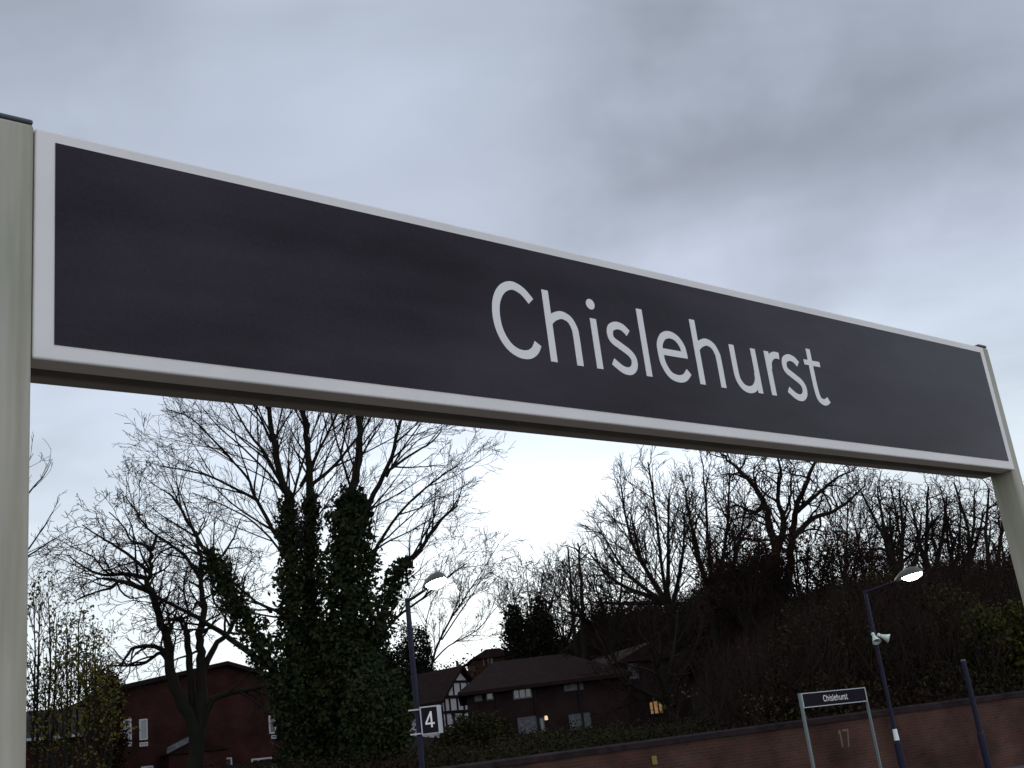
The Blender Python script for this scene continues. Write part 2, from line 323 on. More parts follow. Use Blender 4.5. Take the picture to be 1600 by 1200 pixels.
#       height above eye level at each distance factor, per azimuth
HT={-180:[-2.7,-2.7,-2.7,-2.7,-2.7,-2.7,-2.7,-2.7,0,10],
 -70:[-2.7,-.6,0,1,1.5,2,3,5,10,20],
 -30:[-2.7,-.5,.2,.9,1.6,1.9,3,5,10,20],
 -22:[-2.7,-.4,.2,.9,1.6,2.0,3,5,10,20],
 -12:[-2.7,-.3,.2,.9,1.7,2.4,4,7,12,20],
 -6:[-2.7,-.2,.3,.9,1.8,3.4,6.5,13,18,25],
 0:[-2.7,-.15,.3,.8,1.9,4.0,8.2,18,20,25],
 4:[-2.7,-.1,.2,.6,1.7,5.0,10.0,16,18,25],
 7:[-2.7,-.1,.2,.6,1.7,5.2,9.5,15,18,25],
 9.5:[-2.7,-.05,.6,2.0,4.6,8.2,12,16,18,25],
 14:[-2.7,.05,1.7,4.5,7.6,10.0,12,14,18,25],
 19:[-2.7,.05,2.0,5.2,8.0,9.6,11,13,18,25],
 24:[-2.7,.05,2.2,5.6,8.0,9.4,11,13,18,25],
 30:[-2.7,.05,2.2,5.6,8.0,9.4,11,13,18,25],
 60:[-2.7,.0,1.5,4,6,8,10,12,18,25],180:[-2.7,-2.7,-2.7,-2.7,-2.7,-2.7,-2.7,-2.7,0,10]}
HA=np.array([HT[a] for a in AZ])
def ground_z(x,y):
    az=math.degrees(math.atan2(x,y)); r=math.hypot(x,y); k=r/wall_r(math.radians(az))
    if k<=1.0: return EYE-2.7
    row=[np.interp(az,AZ,HA[:,j]) for j in range(len(KR))]
    return EYE+float(np.interp(k,KR,row))
rng=random.Random(5)
az_l=sorted(set([-180,-150,-120,-95,-80]+list(np.arange(-70,62,1.5))+[75,95,120,150,180]))
ks=[0.0,0.5,0.99,1.012,1.06,1.12,1.2,1.3,1.45,1.6,1.8,2.0,2.2,2.4,2.8,3.2,3.8,4.5,5.5,7,10,20,45,80]
V=[];Fq=[]
for k in ks:
    for a in az_l:
        ra=math.radians(a); r=wall_r(ra)*k if abs(a)<=70 else WD/0.25*k*0.6+WD*k*0.4
        x,y=r*math.sin(ra),r*math.cos(ra)
        row=[np.interp(a,AZ,HA[:,j]) for j in range(len(KR))]
        z=EYE-2.7 if k<1.0 else EYE+float(np.interp(k,KR,row))
        if 1.05<k<30 and abs(a)<70: z+=rng.uniform(-.12,.12)*min(3,k)
        V.append((x,y,z))
n=len(az_l)
for i in range(len(ks)-1):
    for j in range(n-1): Fq.append((i*n+j,i*n+j+1,(i+1)*n+j+1,(i+1)*n+j))
g=bigmesh('ground',V,Fq,M['soil']); tag(g,kind='structure')
for p in g.data.polygons: p.use_smooth=True
def slab(name,m,v0,v1,u0,u1,z0,z1):
    mb=MB(); q=[PE*v0+AL*u0,PE*v0+AL*u1,PE*v1+AL*u1,PE*v1+AL*u0]
    mb.add([Vector((p.x,p.y,z0)) for p in q]+[Vector((p.x,p.y,z1)) for p in q],[(0,3,2,1),(4,5,6,7),(0,1,5,4),(1,2,6,5),(2,3,7,6),(3,0,4,7)])
    return tag(mb.build(name,m),kind='structure')
slab('near_platform',M['paving'],-6,3.6,-40,90,-1.09,0.0)
slab('track_bed',M['ballast'],3.62,11.8,-40,90,-1.09,-0.85)
for tv in (5.1,9.6):
    for dv in (0,1.435):
        slab('rail',M['steel'],tv+dv,tv+dv+.07,-40,90,-.845,-.70)
# far platform: from its edge back to the wall
a0=PE*11.82-AL*6; a1=PE*11.82+AL*46
def wallpt(u): return WA*u+WN*(WD-0.05)
b0=wallpt(-20); b1=wallpt(46)
q=[a0,a1,b1,b0]
mb=MB(); mb.add([Vector((p.x,p.y,-1.09)) for p in q]+[Vector((p.x,p.y,0)) for p in q],[(0,3,2,1),(4,5,6,7),(0,1,5,4),(1,2,6,5),(2,3,7,6),(3,0,4,7)])
tag(mb.build('far_platform',M['asphalt']),kind='structure')
# brick wall, following its line with a slightly stepping top
bw=empty('brick_wall',wallpt(0),'long old red brick wall with dark coping behind the far platform','wall',None,WY)
wb=MB(); cp=MB()
us=list(np.arange(-34,49,3.0)); 
def wtop(u): return EYE+0.14+0.004*abs(u)+max(0,(u-5))*0.0035
for i in range(len(us)-1):
    u0,u1=us[i],us[i+1]; z0,z1=wtop(u0)-.16,wtop(u1)-.16
    v=[(u0,0,-1.2),(u1,0,-1.2),(u1,.34,-1.2),(u0,.34,-1.2),(u0,0,z0),(u1,0,z1),(u1,.34,z1),(u0,.34,z0)]
    f=[(4,5,6,7),(0,1,5,4),(2,3,7,6)]
    wb.add(v,f)
    v=[(u0,-.05,z0+.002),(u1,-.05,z1+.002),(u1,.39,z1+.002),(u0,.39,z0+.002),(u0,-.05,z0+.12),(u1,-.05,z1+.12),(u1,.39,z1+.12),(u0,.39,z0+.12),(u0,.17,z0+.17),(u1,.17,z1+.17)]
    cp.add(v,[(0,1,5,4),(4,5,9,8),(7,8,9,6),(2,3,7,6),(0,3,2,1)])
wb.build('wall_face',M['wallbrick'],bw); cp.build('coping',M['coping'],bw)
def onwall(px,py,off=-0.004):
    v=ray(px,py); O=wallpt(0); t=(O-CAM).dot(WN)/v.dot(WN); X=CAM+v*t; return (X-O).dot(WA),X.z
pc=MB()      # painted 17
u,z=onwall(1322,1167); u2,z2=onwall(1322,1139)
hgt=z2-z
pc.box(u-.13,u-.085,-.008,-.003,z,z+hgt); pc.box(u-.17,u-.1302,-.008,-.003,z+hgt-.09,z+hgt-.04)
pc.box(u-.02,u+.17,-.008,-.003,z+hgt-.05,z+hgt)
pc.add([(u+.06,-.007,z),(u+.105,-.007,z),(u+.17,-.007,z+hgt-.051),(u+.125,-.007,z+hgt-.051)],[(0,1,2,3)])
pc.build('painted_number',M['paintmark'],bw)
u,z=onwall(1022,1188)
yp=empty('wall_plate',wallpt(0)+WA*u+Vector((0,0,z))-WN*.02,'small yellow plate fixed on the brick wall','plate',None,WY)
MB().box(-.07,.07,-.012,.012,-.10,.10).build('plate_face',M['yellow'],yp,None,0,.01)

# ---------------------------------------------------------------- lamp columns
ARMD=(-PE)   # arms reach over the platform towards the tracks
def lamp_head(name,parent,p,d,s=1.0,lit=True):
    d=d.normalized(); sd=d.cross(Vector((0,0,1))).normalized(); u=sd.cross(d)
    prof=[(0,.035),(.08,.075),(.2,.12),(.36,.135),(.5,.115),(.58,.06),(.60,.02)]
    n=12; v=[];f=[]
    for (a,w) in prof:
        for j in range(n):
            t=math.pi*j/(n-1); v.append(p+d*a*s+sd*math.cos(t)*w*s+u*(math.sin(t)*w*1.2*s))
    for i in range(len(prof)-1):
        for j in range(n-1): f.append((i*n+j,i*n+j+1,(i+1)*n+j+1,(i+1)*n+j))
    k=len(v)
    sh=MB().add(v,f).build(name,M['lampshell'],parent,smooth=True)
    so=sh.modifiers.new('t','SOLIDIFY'); so.thickness=.012
    g=MB(); v=[];f=[]
    gp=[(.17,.03,0),(.21,.10,-.03),(.28,.130,-.07),(.42,.132,-.08),(.53,.095,-.05),(.585,.02,0)]
    for a,w,dr in gp:
        for j in range(9):
            t=math.pi*j/8; v.append(p+d*a*s+sd*math.cos(t)*w*s+u*((-math.sin(t)*(abs(dr)+.01)))*s)
    for i in range(len(gp)-1):
        for j in range(8): f.append((i*9+j,i*9+j+1,(i+1)*9+j+1,(i+1)*9+j))
    go=g.add(v,f).build('lamp_glass',M['lamp'] if lit else M['lampoff'],sh,smooth=True)
    return sh
def lamp_column(px,pytop,D,label,armlen,rise,r=.05,lit=True,head=1.0,base_top=None,band=False,dirv=None):
    top=at(px,pytop,D); t=empty('lamp_column',(top.x,top.y,0),label,'lamp post','lamp columns on the far platform')
    h=top.z
    bt=base_top if base_top else 1.1
    MB().tube([(0,0,0),(0,0,bt),(0,0,bt+.06),(0,0,h)],[r*1.9,r*1.9,r*1.05,r*.95],14).build('pole',M['navy'],t)
    if band: MB().tube([(0,0,bt+.065),(0,0,bt+.32)],[r*1.35,r*1.15],14).build('white_band',M['navy_band'],t)
    d=(dirv or ARMD).normalized(); p0=Vector((0,0,h-.06)); p1=p0+d*armlen+Vector((0,0,rise))
    MB().tube([p0,p1],[r*.62,r*.5],10).build('arm',M['navy'],t)
    dd=(p1-p0).normalized()
    lamp_head('lantern',t,p1-dd*.03,dd,head,lit)
    return t
P1=lamp_column(636,935,21.8,'navy lamp column with number 4 board and lit lantern, before the ivy tree',.60,.10,.050,head=1.15)
P2=lamp_column(1351,922,29.5,'navy lamp column with two pale loudspeakers and lit lantern beside the small sign',.92,.10,.045,head=1.25,band=True,base_top=1.06)
p3=at(1505,1033,31.5)
P3=empty('metal_post',(p3.x,p3.y,0),'plain dark navy metal post, rightmost before the brick wall','post')
MB().tube([(0,0,0),(0,0,1.0),(0,0,1.06),(0,0,p3.z-.05),(0,0,p3.z)],[.085,.085,.066,.060,.045],14).build('pole',M['navy'],P3)
MB().tube([(0,0,p3.z+.001),(0,0,p3.z+.04)],[.066,.05],14).build('post_cap',M['cap'],P3)
# number 4 board: two plates back to back on brackets
Rz=Matrix.Rotation(R(14),4,'Z')
cpt=at(672,1125,21.75)
hb=empty('number_board',(cpt.x,cpt.y,cpt.z),'small dark board with white figure 4 clamped to the lamp column','number sign')
hb.rotation_euler=(0,0,R(14))
s=.175; hh=.245
MB().box(-s,s,-.022,.0,-hh,hh).build('front_plate',M['farwhite'],hb,None,0,.004)
pp=MB().box(-s+.022,s-.04,-.028,-.0225,-hh+.022,hh-.022).build('dark_face',M['farpanel'],hb)
fg=MB()
def bar(a,b,w,y0,y1):
    a=Vector(a);b=Vector(b);d=(b-a).normalized();nn=Vector((-d.y,d.x))*w/2
    fg.prism([tuple(a+nn),tuple(a-nn),tuple(b-nn),tuple(b+nn)],y0,y1)
bar((.02,-.13),(.02,.15),.032,-.031,-.0283); bar((.02,.14),(-.085,-.055),.030,-.0316,-.0283); bar((-.095,-.06),(.075,-.06),.030,-.0322,-.0283)
fg.build('figure_four',M['letter'],pp)
MB().box(-s+.06,s+.05,.03,.052,-hh,hh).build('rear_plate',M['farwhite'],hb,None,0,.004)
for z_ in (-hh+.03,hh-.04):
    MB().box(-s-.20,-s+.02,.004,.028,z_-.012,z_+.012).build('bracket',M['farwhite'],hb)
# horn loudspeakers on the middle-right column
def horn(px,py,D,aim,label):
    c=at(px,py,D); t=empty('loudspeaker',c,label,'loudspeaker','horn loudspeakers on the lamp column')
    d=aim.normalized(); L_=.30
    m=MB().tube([-d*.09,-d*.055,-d*.015,d*.055,d*.12],[.03,.042,.052,.078,.108],16,cap=False).build('horn',M['pale'],t,smooth=True)
    so=m.modifiers.new('t','SOLIDIFY'); so.thickness=.01
    MB().tube([-d*.155,-d*.13,-d*.085],[.032,.048,.04],14).build('driver',M['pale'],t)
    MB().tube([-d*.16,-d*.16+Vector((-.08,.05,.07))],.014,8).build('bracket',M['navy'],t)
    return t
horn(1367,997,29.25,Vector((0.05,-.55,-.75)),'pale horn loudspeaker facing down and forward, nearest the column')
horn(1381,995,29.3,Vector((.75,-.25,-.42)),'pale horn loudspeaker pointing right, outer one on the column')

# ---------------------------------------------------------------- houses
def onplane(px,py,O,yaw):
    d=Vector((math.cos(yaw),math.sin(yaw),0)); nn=Vector((-math.sin(yaw),math.cos(yaw),0)); v=ray(px,py)
    t=(O-CAM).dot(nn)/v.dot(nn); X=CAM+v*t; return (X-O).dot(d),X.z
def window(parent,x0,x1,z0,z1,y=0,fw=.06,bars=0,frame='winframe',glass='glass',sill=False,cross=None):
    mb=MB(); e=.0015
    mb.box(x0,x1,y-.05,y-.003,z1-fw,z1).box(x0,x1,y-.05,y-.003,z0,z0+fw)
    mb.box(x0,x0+fw,y-.049,y-.003,z0+fw+e,z1-fw-e).box(x1-fw,x1,y-.049,y-.003,z0+fw+e,z1-fw-e)
    for b in range(bars):
        xb=x0+(x1-x0)*(b+1)/(bars+1); mb.box(xb-fw*.4,xb+fw*.4,y-.048,y-.003,z0+fw+e,z1-fw-e)
    if cross: zc=z0+(z1-z0)*cross; mb.box(x0+fw+e,x1-fw-e,y-.046,y-.003,zc-fw*.4,zc+fw*.4)
    w=mb.build('window',M[frame],parent)
    MB().box(x0+fw*.5,x1-fw*.5,y-.02,y-.004,z0+fw*.5,z1-fw*.5).build('pane',M[glass],w)
    if sill: MB().box(x0-.05,x1+.05,y-.12,y-.002,z0-.09,z0-.004).build('sill',M[frame],w)
    return w
def house(name,O,yaw,label,cat='house'):
    gz=ground_z(O.x,O.y)-1.5
    return empty(name,(O.x,O.y,0),label,cat,None,yaw),gz
# red brick house behind the bare tree (local x along the front, +y to the back)
O=at(188,1200,62); yaw=R(36)
h1,gz=house('brick_house',O,yaw,'big red brick house with narrow white windows behind the twisted bare tree')
P=lambda px,py: onplane(px,py,O,yaw)
xl=0.0; zl=P(190,1070)[1]; xa,za=P(352,1034); xr=P(500,1075)[0]; zr=P(500,1075)[1]
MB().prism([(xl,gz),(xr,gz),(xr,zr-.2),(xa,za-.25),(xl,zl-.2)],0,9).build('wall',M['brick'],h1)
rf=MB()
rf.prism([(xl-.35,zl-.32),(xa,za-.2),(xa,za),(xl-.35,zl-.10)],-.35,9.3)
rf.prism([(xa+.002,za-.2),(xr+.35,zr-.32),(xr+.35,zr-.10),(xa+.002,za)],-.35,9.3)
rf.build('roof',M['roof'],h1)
for a,b,c,d in ((192,205,1124,1157),(217,230,1124,1157)):
    x0,z1=P(a,c); x1,_=P(b,c); z0=P(a,d)[1]; window(h1,x0,x1,z0,z1,0,.075)
    window(h1,x0,x1,P(a,1167)[1],z0-.10,0,.05)
for a,b,c,d in ((419,430,1118,1147),(439,450,1118,1147)):
    x0,z1=P(a,c); x1,_=P(b,c); z0=P(a,d)[1]; window(h1,x0,x1,z0,z1,0,.075)
    window(h1,x0+.1,x1,P(a,1155)[1],z0-.08,0,.05)
for a,b in ((335,362),(392,425)):
    x0,z1=P(a,1186); x1,_=P(b,1186); window(h1,x0,x1,z1-1.3,z1,0,.08,1 if b<370 else 2)
x0,z1=P(220,1198); window(h1,x0,x0+.6,z1-1,z1,0,.08)
# porch with a pale barge board
xa_,za_=P(292,1158); xb_,zb_=P(248,1181)
po=MB().prism([(xb_,zb_),(xa_,za_),(xa_,za_+.28),(xb_,zb_+.28)],-1.32,-1.25).build('barge_board',M['netcurtain'],h1)
MB().prism([(xb_,zb_-.05),(xa_,za_-.05),(xa_+1.9,zb_-.05)],-1.24,-.02).build('porch_roof',M['roof'],h1)
MB().box(xa_-1.3,xa_+1.6,-1.15,-.02,gz,zb_-.08).build('porch_wall',M['brick'],h1)
x,z=P(297,1177); MB().tube([(x,-1.4,z-.12),(x,-1.4,z+.12)],[.06,.05],8).build('porch_light',M['winframe'],h1)
# low wing to the left with a white gutter
O2=at(20,1200,60); yaw2=R(32)
h2,gz=house('low_building',O2,yaw2,'low brick building with a white gutter and grey roof, far left behind the yellow bush','building')
P=lambda px,py: onplane(px,py,O2,yaw2)
x0,z0=P(30,1153); x1,z1=P(178,1147); zg=(z0+z1)/2
MB().box(x0,x1,0,5,gz,zg-.1).build('wall',M['brick'],h2)
MB().add([(x0-.1,-.18,zg+.02),(x1+.1,-.18,zg+.02),(x1-.1,5,zg+1.7),(x0,5,zg+1.7),(x0-.1,-.18,zg-.05),(x1+.1,-.18,zg-.05),(x1-.1,5,zg+.05),(x0,5,zg+.05)],[(0,1,2,3),(4,7,6,5),(0,4,5,1),(1,5,6,2),(2,6,7,3),(3,7,4,0)]).build('roof',M['roofgrey'],h2)
MB().box(x0,x1,-.30,-.19,zg-.09,zg+.03).build('gutter',M['winframe'],h2)
# vent / lamp on the gable corner
x,z=P(172,1111); 
# half-timbered house
O3=at(695,1130,70); yaw3=R(52)
h3,gz=house('timbered_house',O3,yaw3,'white half-timbered house with black beams and steep gable beside the number board')
P=lambda px,py: onplane(px,py,O3,yaw3)
zt_e=P(697,1088)[1]; xa,za=P(716,1045); wd=2*xa
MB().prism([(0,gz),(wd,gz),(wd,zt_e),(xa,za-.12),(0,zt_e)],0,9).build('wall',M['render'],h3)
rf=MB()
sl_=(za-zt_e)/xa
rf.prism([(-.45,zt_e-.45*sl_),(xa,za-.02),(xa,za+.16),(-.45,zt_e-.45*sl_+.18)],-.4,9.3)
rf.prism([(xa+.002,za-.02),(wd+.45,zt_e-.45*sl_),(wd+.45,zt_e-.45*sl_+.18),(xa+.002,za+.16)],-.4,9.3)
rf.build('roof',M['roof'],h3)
tb=MB(); e=-.05
def tbar(a,b,w=.14,y0=-.05,y1=-.004):
    a=Vector(a);b=Vector(b);d=(b-a).normalized();nn=Vector((-d.y,d.x))*w/2
    tb.prism([tuple(a+nn),tuple(a-nn),tuple(b-nn),tuple(b+nn)],y0,y1)
tbar((0,zt_e-.05),(wd,zt_e-.05),.18); zm=zt_e+(za-zt_e)*.52; hw=xa*.48
tbar((xa-hw,zm),(xa+hw,zm),.14)
for q in (.3,.62,1.0,1.38,1.7):
    zt2=zt_e+(za-zt_e)*(1-abs(q-1))*.5; tbar((xa*q,zt_e+.05),(xa*q,zm-.08 if abs(q-1)<.5 else zt2),.10,-.045)
zb3=P(697,1113)[1]
tbar((0,zb3),(wd,zb3),.16)
for q in (.08,.35,.75,1.1,1.5,1.9): tbar((xa*q,zb3+.09),(xa*q,zt_e-.15),.12,-.045)
for q in (.08,.5,1.0,1.5,1.9): tbar((xa*q,gz),(xa*q,zb3-.09),.12,-.045)
tbar((xa*.4,zb3-.1),(xa*.8,zb3-1.4),.12,-.04)
tb.build('timber_frame',M['timber'],h3)
# long side wall (faces left): local x = -small, runs along +y
def sidebox(mb,y0,y1,z0,z1,x0,x1): return mb.box(x0,x1,y0,y1,z0,z1)
sw=MB()
for yy in (.1,2.0,4.2,6.4,8.7): sw.box(-.05,-.004,yy-.07,yy+.07,gz,zt_e-.55)
sw.box(-.055,-.0045,0,9,zb3-.08,zb3+.08)
sw.build('side_timber',M['timber'],h3)
wm_=MB().box(-.06,-.004,2.7,3.6,zb3+.25,zt_e-.6).build('window',M['dimframe'],h3); MB().box(-.07,-.061,2.76,3.54,zb3+.31,zt_e-.66).build('pane',M['glass'],wm_)
# small gablet on the long side
ge=MB(); yc=4.6; ge.add([(-.5,yc-1.1,zt_e-.6),(-.5,yc+1.1,zt_e-.6),(-.5,yc,zt_e+.55),(1.2,yc,zt_e+.55),(.0,yc-1.1,zt_e-.6),(.0,yc+1.1,zt_e-.6)],[(0,1,2),(0,2,3,4),(1,5,3,2)])
ge.build('gablet',M['render'],h3)
gr=MB(); gr.add([(-.6,yc-1.35,zt_e-.75),(-.6,yc,zt_e+.62),(1.3,yc,zt_e+.62),(.0,yc-1.35,zt_e-.75),(-.6,yc+1.35,zt_e-.75),(.0,yc+1.35,zt_e-.75)],[(0,3,2,1),(1,2,5,4)]); o=gr.build('gablet_roof',M['roof'],h3); so=o.modifiers.new('t','SOLIDIFY'); so.thickness=.1
# long brown terrace
O4=at(735,1150,60); yaw4=R(4)
h4,gz=house('terrace',O4,yaw4,'long brown brick terrace with a dark overhanging roof, right of the timbered house','house')
P=lambda px,py: onplane(px,py,O4,yaw4)
ze=P(800,1070)[1]; xe=P(975,1060)[0]; xr0,zr_=P(775,1034)
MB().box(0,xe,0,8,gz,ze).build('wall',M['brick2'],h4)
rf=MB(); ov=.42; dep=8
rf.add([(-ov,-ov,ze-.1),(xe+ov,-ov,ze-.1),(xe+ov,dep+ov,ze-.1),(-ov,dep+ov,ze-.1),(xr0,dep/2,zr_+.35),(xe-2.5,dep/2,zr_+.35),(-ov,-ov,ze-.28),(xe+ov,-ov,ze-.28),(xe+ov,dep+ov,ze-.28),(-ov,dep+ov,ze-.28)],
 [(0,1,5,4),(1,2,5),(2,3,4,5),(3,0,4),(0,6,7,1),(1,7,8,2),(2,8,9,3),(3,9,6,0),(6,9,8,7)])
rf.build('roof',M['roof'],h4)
for a,b,c,d,g_,fr_ in ((740,752,1078,1097,'netcurtain','dimframe'),(758,770,1076,1095,'glass','dimframe'),(800,830,1074,1094,'glass','dimframe'),(880,910,1064,1081,'netcurtain','dimframe'),(808,838,1122,1150,'netcurtain','dimframe'),(842,850,1122,1150,'glass','dimframe'),(888,922,1117,1142,'netcurtain','dimframe'),(750,778,1135,1160,'glass','dimframe')):
    x0,z1=P(a,c); x1,_=P(b,c); z0=P(a,d)[1]; window(h4,x0,x1,z0,z1,0,.07,2 if b-a>20 else 0,fr_,g_)
x0,z0=P(853,1122); MB().tube([(x0,-.2,z0-.1),(x0,-.2,z0+.1)],[.09,.07],8).build('wall_lamp',M['bulb'],h4)
for q in (.18,.42,.7):
    MB().box(xe*q,xe*q+.1,-.12,-.02,gz,ze-.3).build('downpipe',M['timber'],h4)
# house among the trees with a lit window
O5=at(975,1100,64); yaw5=R(22)
h5,gz=house('house_among_trees',O5,yaw5,'dark house among the trees with one warm lit window')
P=lambda px,py: onplane(px,py,O5,yaw5)
xw=P(1075,1060)[0]; zw=P(985,1032)[1]
MB().box(0,xw,0,7,gz,zw).build('wall',M['brick2'],h5)
MB().prism([(-.4,zw-.1),(xw+.4,zw-.1),(xw*.5,zw+.9)],-.4,7.4).build('roof',M['roof'],h5)
x0,z1=P(980,1037); x1,z0=P(998,1060); window(h5,x0,x1,z0,z1,0,.08,1,'dimframe','netcurtain')
x0,z1=P(1011,1092); x1,z0=P(1038,1116); window(h5,x0,x1,z0,z1,0,.09,2,'timber','litwin')
x0,z0=P(1037,1087); MB().tube([(x0,-.3,z0-.07),(x0,-.3,z0+.07)],[.07,.06],8).build('wall_lamp',M['bulb'],h5)
# small house high on the far slope
O6=at(742,1045,112); yaw6=R(10)
h6,gz=house('hillside_house',O6,yaw6,'small brown house with pale windows high on the autumn slope')
P=lambda px,py: onplane(px,py,O6,yaw6)
x1,z1=P(800,1024)
MB().box(0,x1,0,6,gz-4,z1).build('wall',M['rust'],h6)
MB().prism([(-.4,z1),(x1+.4,z1),(x1-1.2,z1+.8),(1.2,z1+.8)],-.3,6.3).build('roof',M['roof'],h6)
for a,b in ((754,757),(761,765),(766,771)):
    x0,zt_=P(a,1028); x1b,zb_=P(b,1040); window(h6,x0,x1b,zb_,zt_,0,.07,0,'dimframe','netcurtain')

# ---------------------------------------------------------------- trees
class Tubes:
    """batches of tapered branches; one mesh for all of them"""
    def __init__(s): s.b={}
    def add(s,pts,rad,n): s.b.setdefault((len(pts),n),[]).append((pts,rad))
    def mesh(s):
        VV=[];FF=[];off=0
        for (k,n),L_ in s.b.items():
            P_=np.array([p for p,_ in L_],dtype=np.float32); Rr=np.array([r for _,r in L_],dtype=np.float32)
            d=np.empty_like(P_); d[:,1:-1]=P_[:,2:]-P_[:,:-2]; d[:,0]=P_[:,1]-P_[:,0]; d[:,-1]=P_[:,-1]-P_[:,-2]
            d/=np.linalg.norm(d,axis=2,keepdims=True)+1e-9
            a=np.zeros_like(d); a[...,1]=1; m_=np.abs(d[...,1])>.85; a[m_]=(1,0,0)
            u=np.cross(d,a); u/=np.linalg.norm(u,axis=2,keepdims=True)+1e-9; w=np.cross(d,u)
            t=np.arange(n)*2*np.pi/n
            v=P_[:,:,None,:]+(u[:,:,None,:]*np.cos(t)[None,None,:,None]+w[:,:,None,:]*np.sin(t)[None,None,:,None])*Rr[:,:,None,None]
            VV.append(v.reshape(-1,3))
            B=len(L_); i,j=np.meshgrid(np.arange(k-1),np.arange(n),indexing='ij')
            q=np.stack([i*n+j,i*n+(j+1)%n,(i+1)*n+(j+1)%n,(i+1)*n+j],-1).reshape(-1,4)
            FF.append((q[None]+(np.arange(B)*k*n)[:,None,None]+off).reshape(-1,4)); off+=B*k*n
        return np.concatenate(VV),np.concatenate(FF)
def grow(T,rg,p,d,length,rad,lvl,pr,rmin,tips=None):
    nseg=pr['seg'][lvl]; step=length/nseg; wig=pr['wig'][lvl]; up=pr['up'][lvl]
    pts=[tuple(p)]; rads=[rad]; dirs=[d]; x,y,z=p; dx,dy,dz=d
    for i in range(nseg):
        dx+=rg.gauss(0,wig); dy+=rg.gauss(0,wig); dz+=rg.gauss(0,wig)+up
        m_=math.sqrt(dx*dx+dy*dy+dz*dz); dx/=m_;dy/=m_;dz/=m_
        x+=dx*step;y+=dy*step;z+=dz*step
        pts.append((x,y,z)); rads.append(max(rmin,rad*(1-.8*(i+1)/nseg))); dirs.append((dx,dy,dz))
    T.add(pts,rads,6 if rad>.05 else (4 if rad>.02 else 3))
    if lvl+1<len(pr['seg']): spawn(T,rg,pts,rads,dirs,length,lvl,pr,rmin,tips)
    elif tips is not None: tips.append(pts[-1])
def spawn(T,rg,pts,rads,dirs,length,lvl,pr,rmin,tips=None,t0=.22):
    nch=pr['n'][lvl]*length; nch=int(nch)+(rg.random()<nch-int(nch))
    n=len(pts)-1
    for c in range(nch):
        t=t0+(1-t0)*((c+rg.random())/max(1,nch)); f=t*n; i=min(int(f),n-1); f-=i
        a,b=pts[i],pts[i+1]; q=(a[0]+(b[0]-a[0])*f,a[1]+(b[1]-a[1])*f,a[2]+(b[2]-a[2])*f)
        dd=Vector(dirs[i+1]); ax=Vector((rg.gauss(0,1),rg.gauss(0,1)*pr.get('flat',1),rg.gauss(0,1))); ax=(ax-dd*ax.dot(dd)); ax.normalize()
        ang=R(rg.uniform(*pr['ang'])); nd=dd*math.cos(ang)+ax*math.sin(ang)
        L2=pr['len'][lvl]*rg.uniform(.6,1.25)*(1.15-.65*t)
        L2=min(L2,length*.8)
        r2=max(rmin,min(rads[i]*.6,pr['r'][lvl]))
        grow(T,rg,q,(nd.x,nd.y,nd.z),L2,r2,lvl+1,pr,rmin,tips)
def smoothline(pts,k=4):
    q=[pts[0]]+list(pts)+[pts[-1]]; out=[]
    for i in range(1,len(q)-2):
        a,b,c,d=q[i-1:i+3]
        for j in range(k):
            t=j/k; out.append(0.5*((2*b)+(c-a)*t+(2*a-5*b+4*c-d)*t*t+(3*b-a-3*c+d)*t**3))
    out.append(pts[-1]); return out
def leaves(C,n_each,spread,size,rs,flat=0.0):
    C=np.repeat(np.asarray(C,dtype=np.float32),n_each,0); n=len(C)
    C=C+rs.normal(0,spread,(n,3)); a=rs.normal(0,1,(n,3)); a/=np.linalg.norm(a,axis=1,keepdims=True)
    b=rs.normal(0,1,(n,3)); b=np.cross(a,b); b/=np.linalg.norm(b,axis=1,keepdims=True)
    s=(size*rs.uniform(.6,1.4,(n,1)))
    V=np.stack([C-a*s*.6,C+b*s*.4+a*s*.05,C+a*s*.75,C-b*s*.4+a*s*.05],1).reshape(-1,3)
    return V,np.arange(4*n).reshape(-1,4)
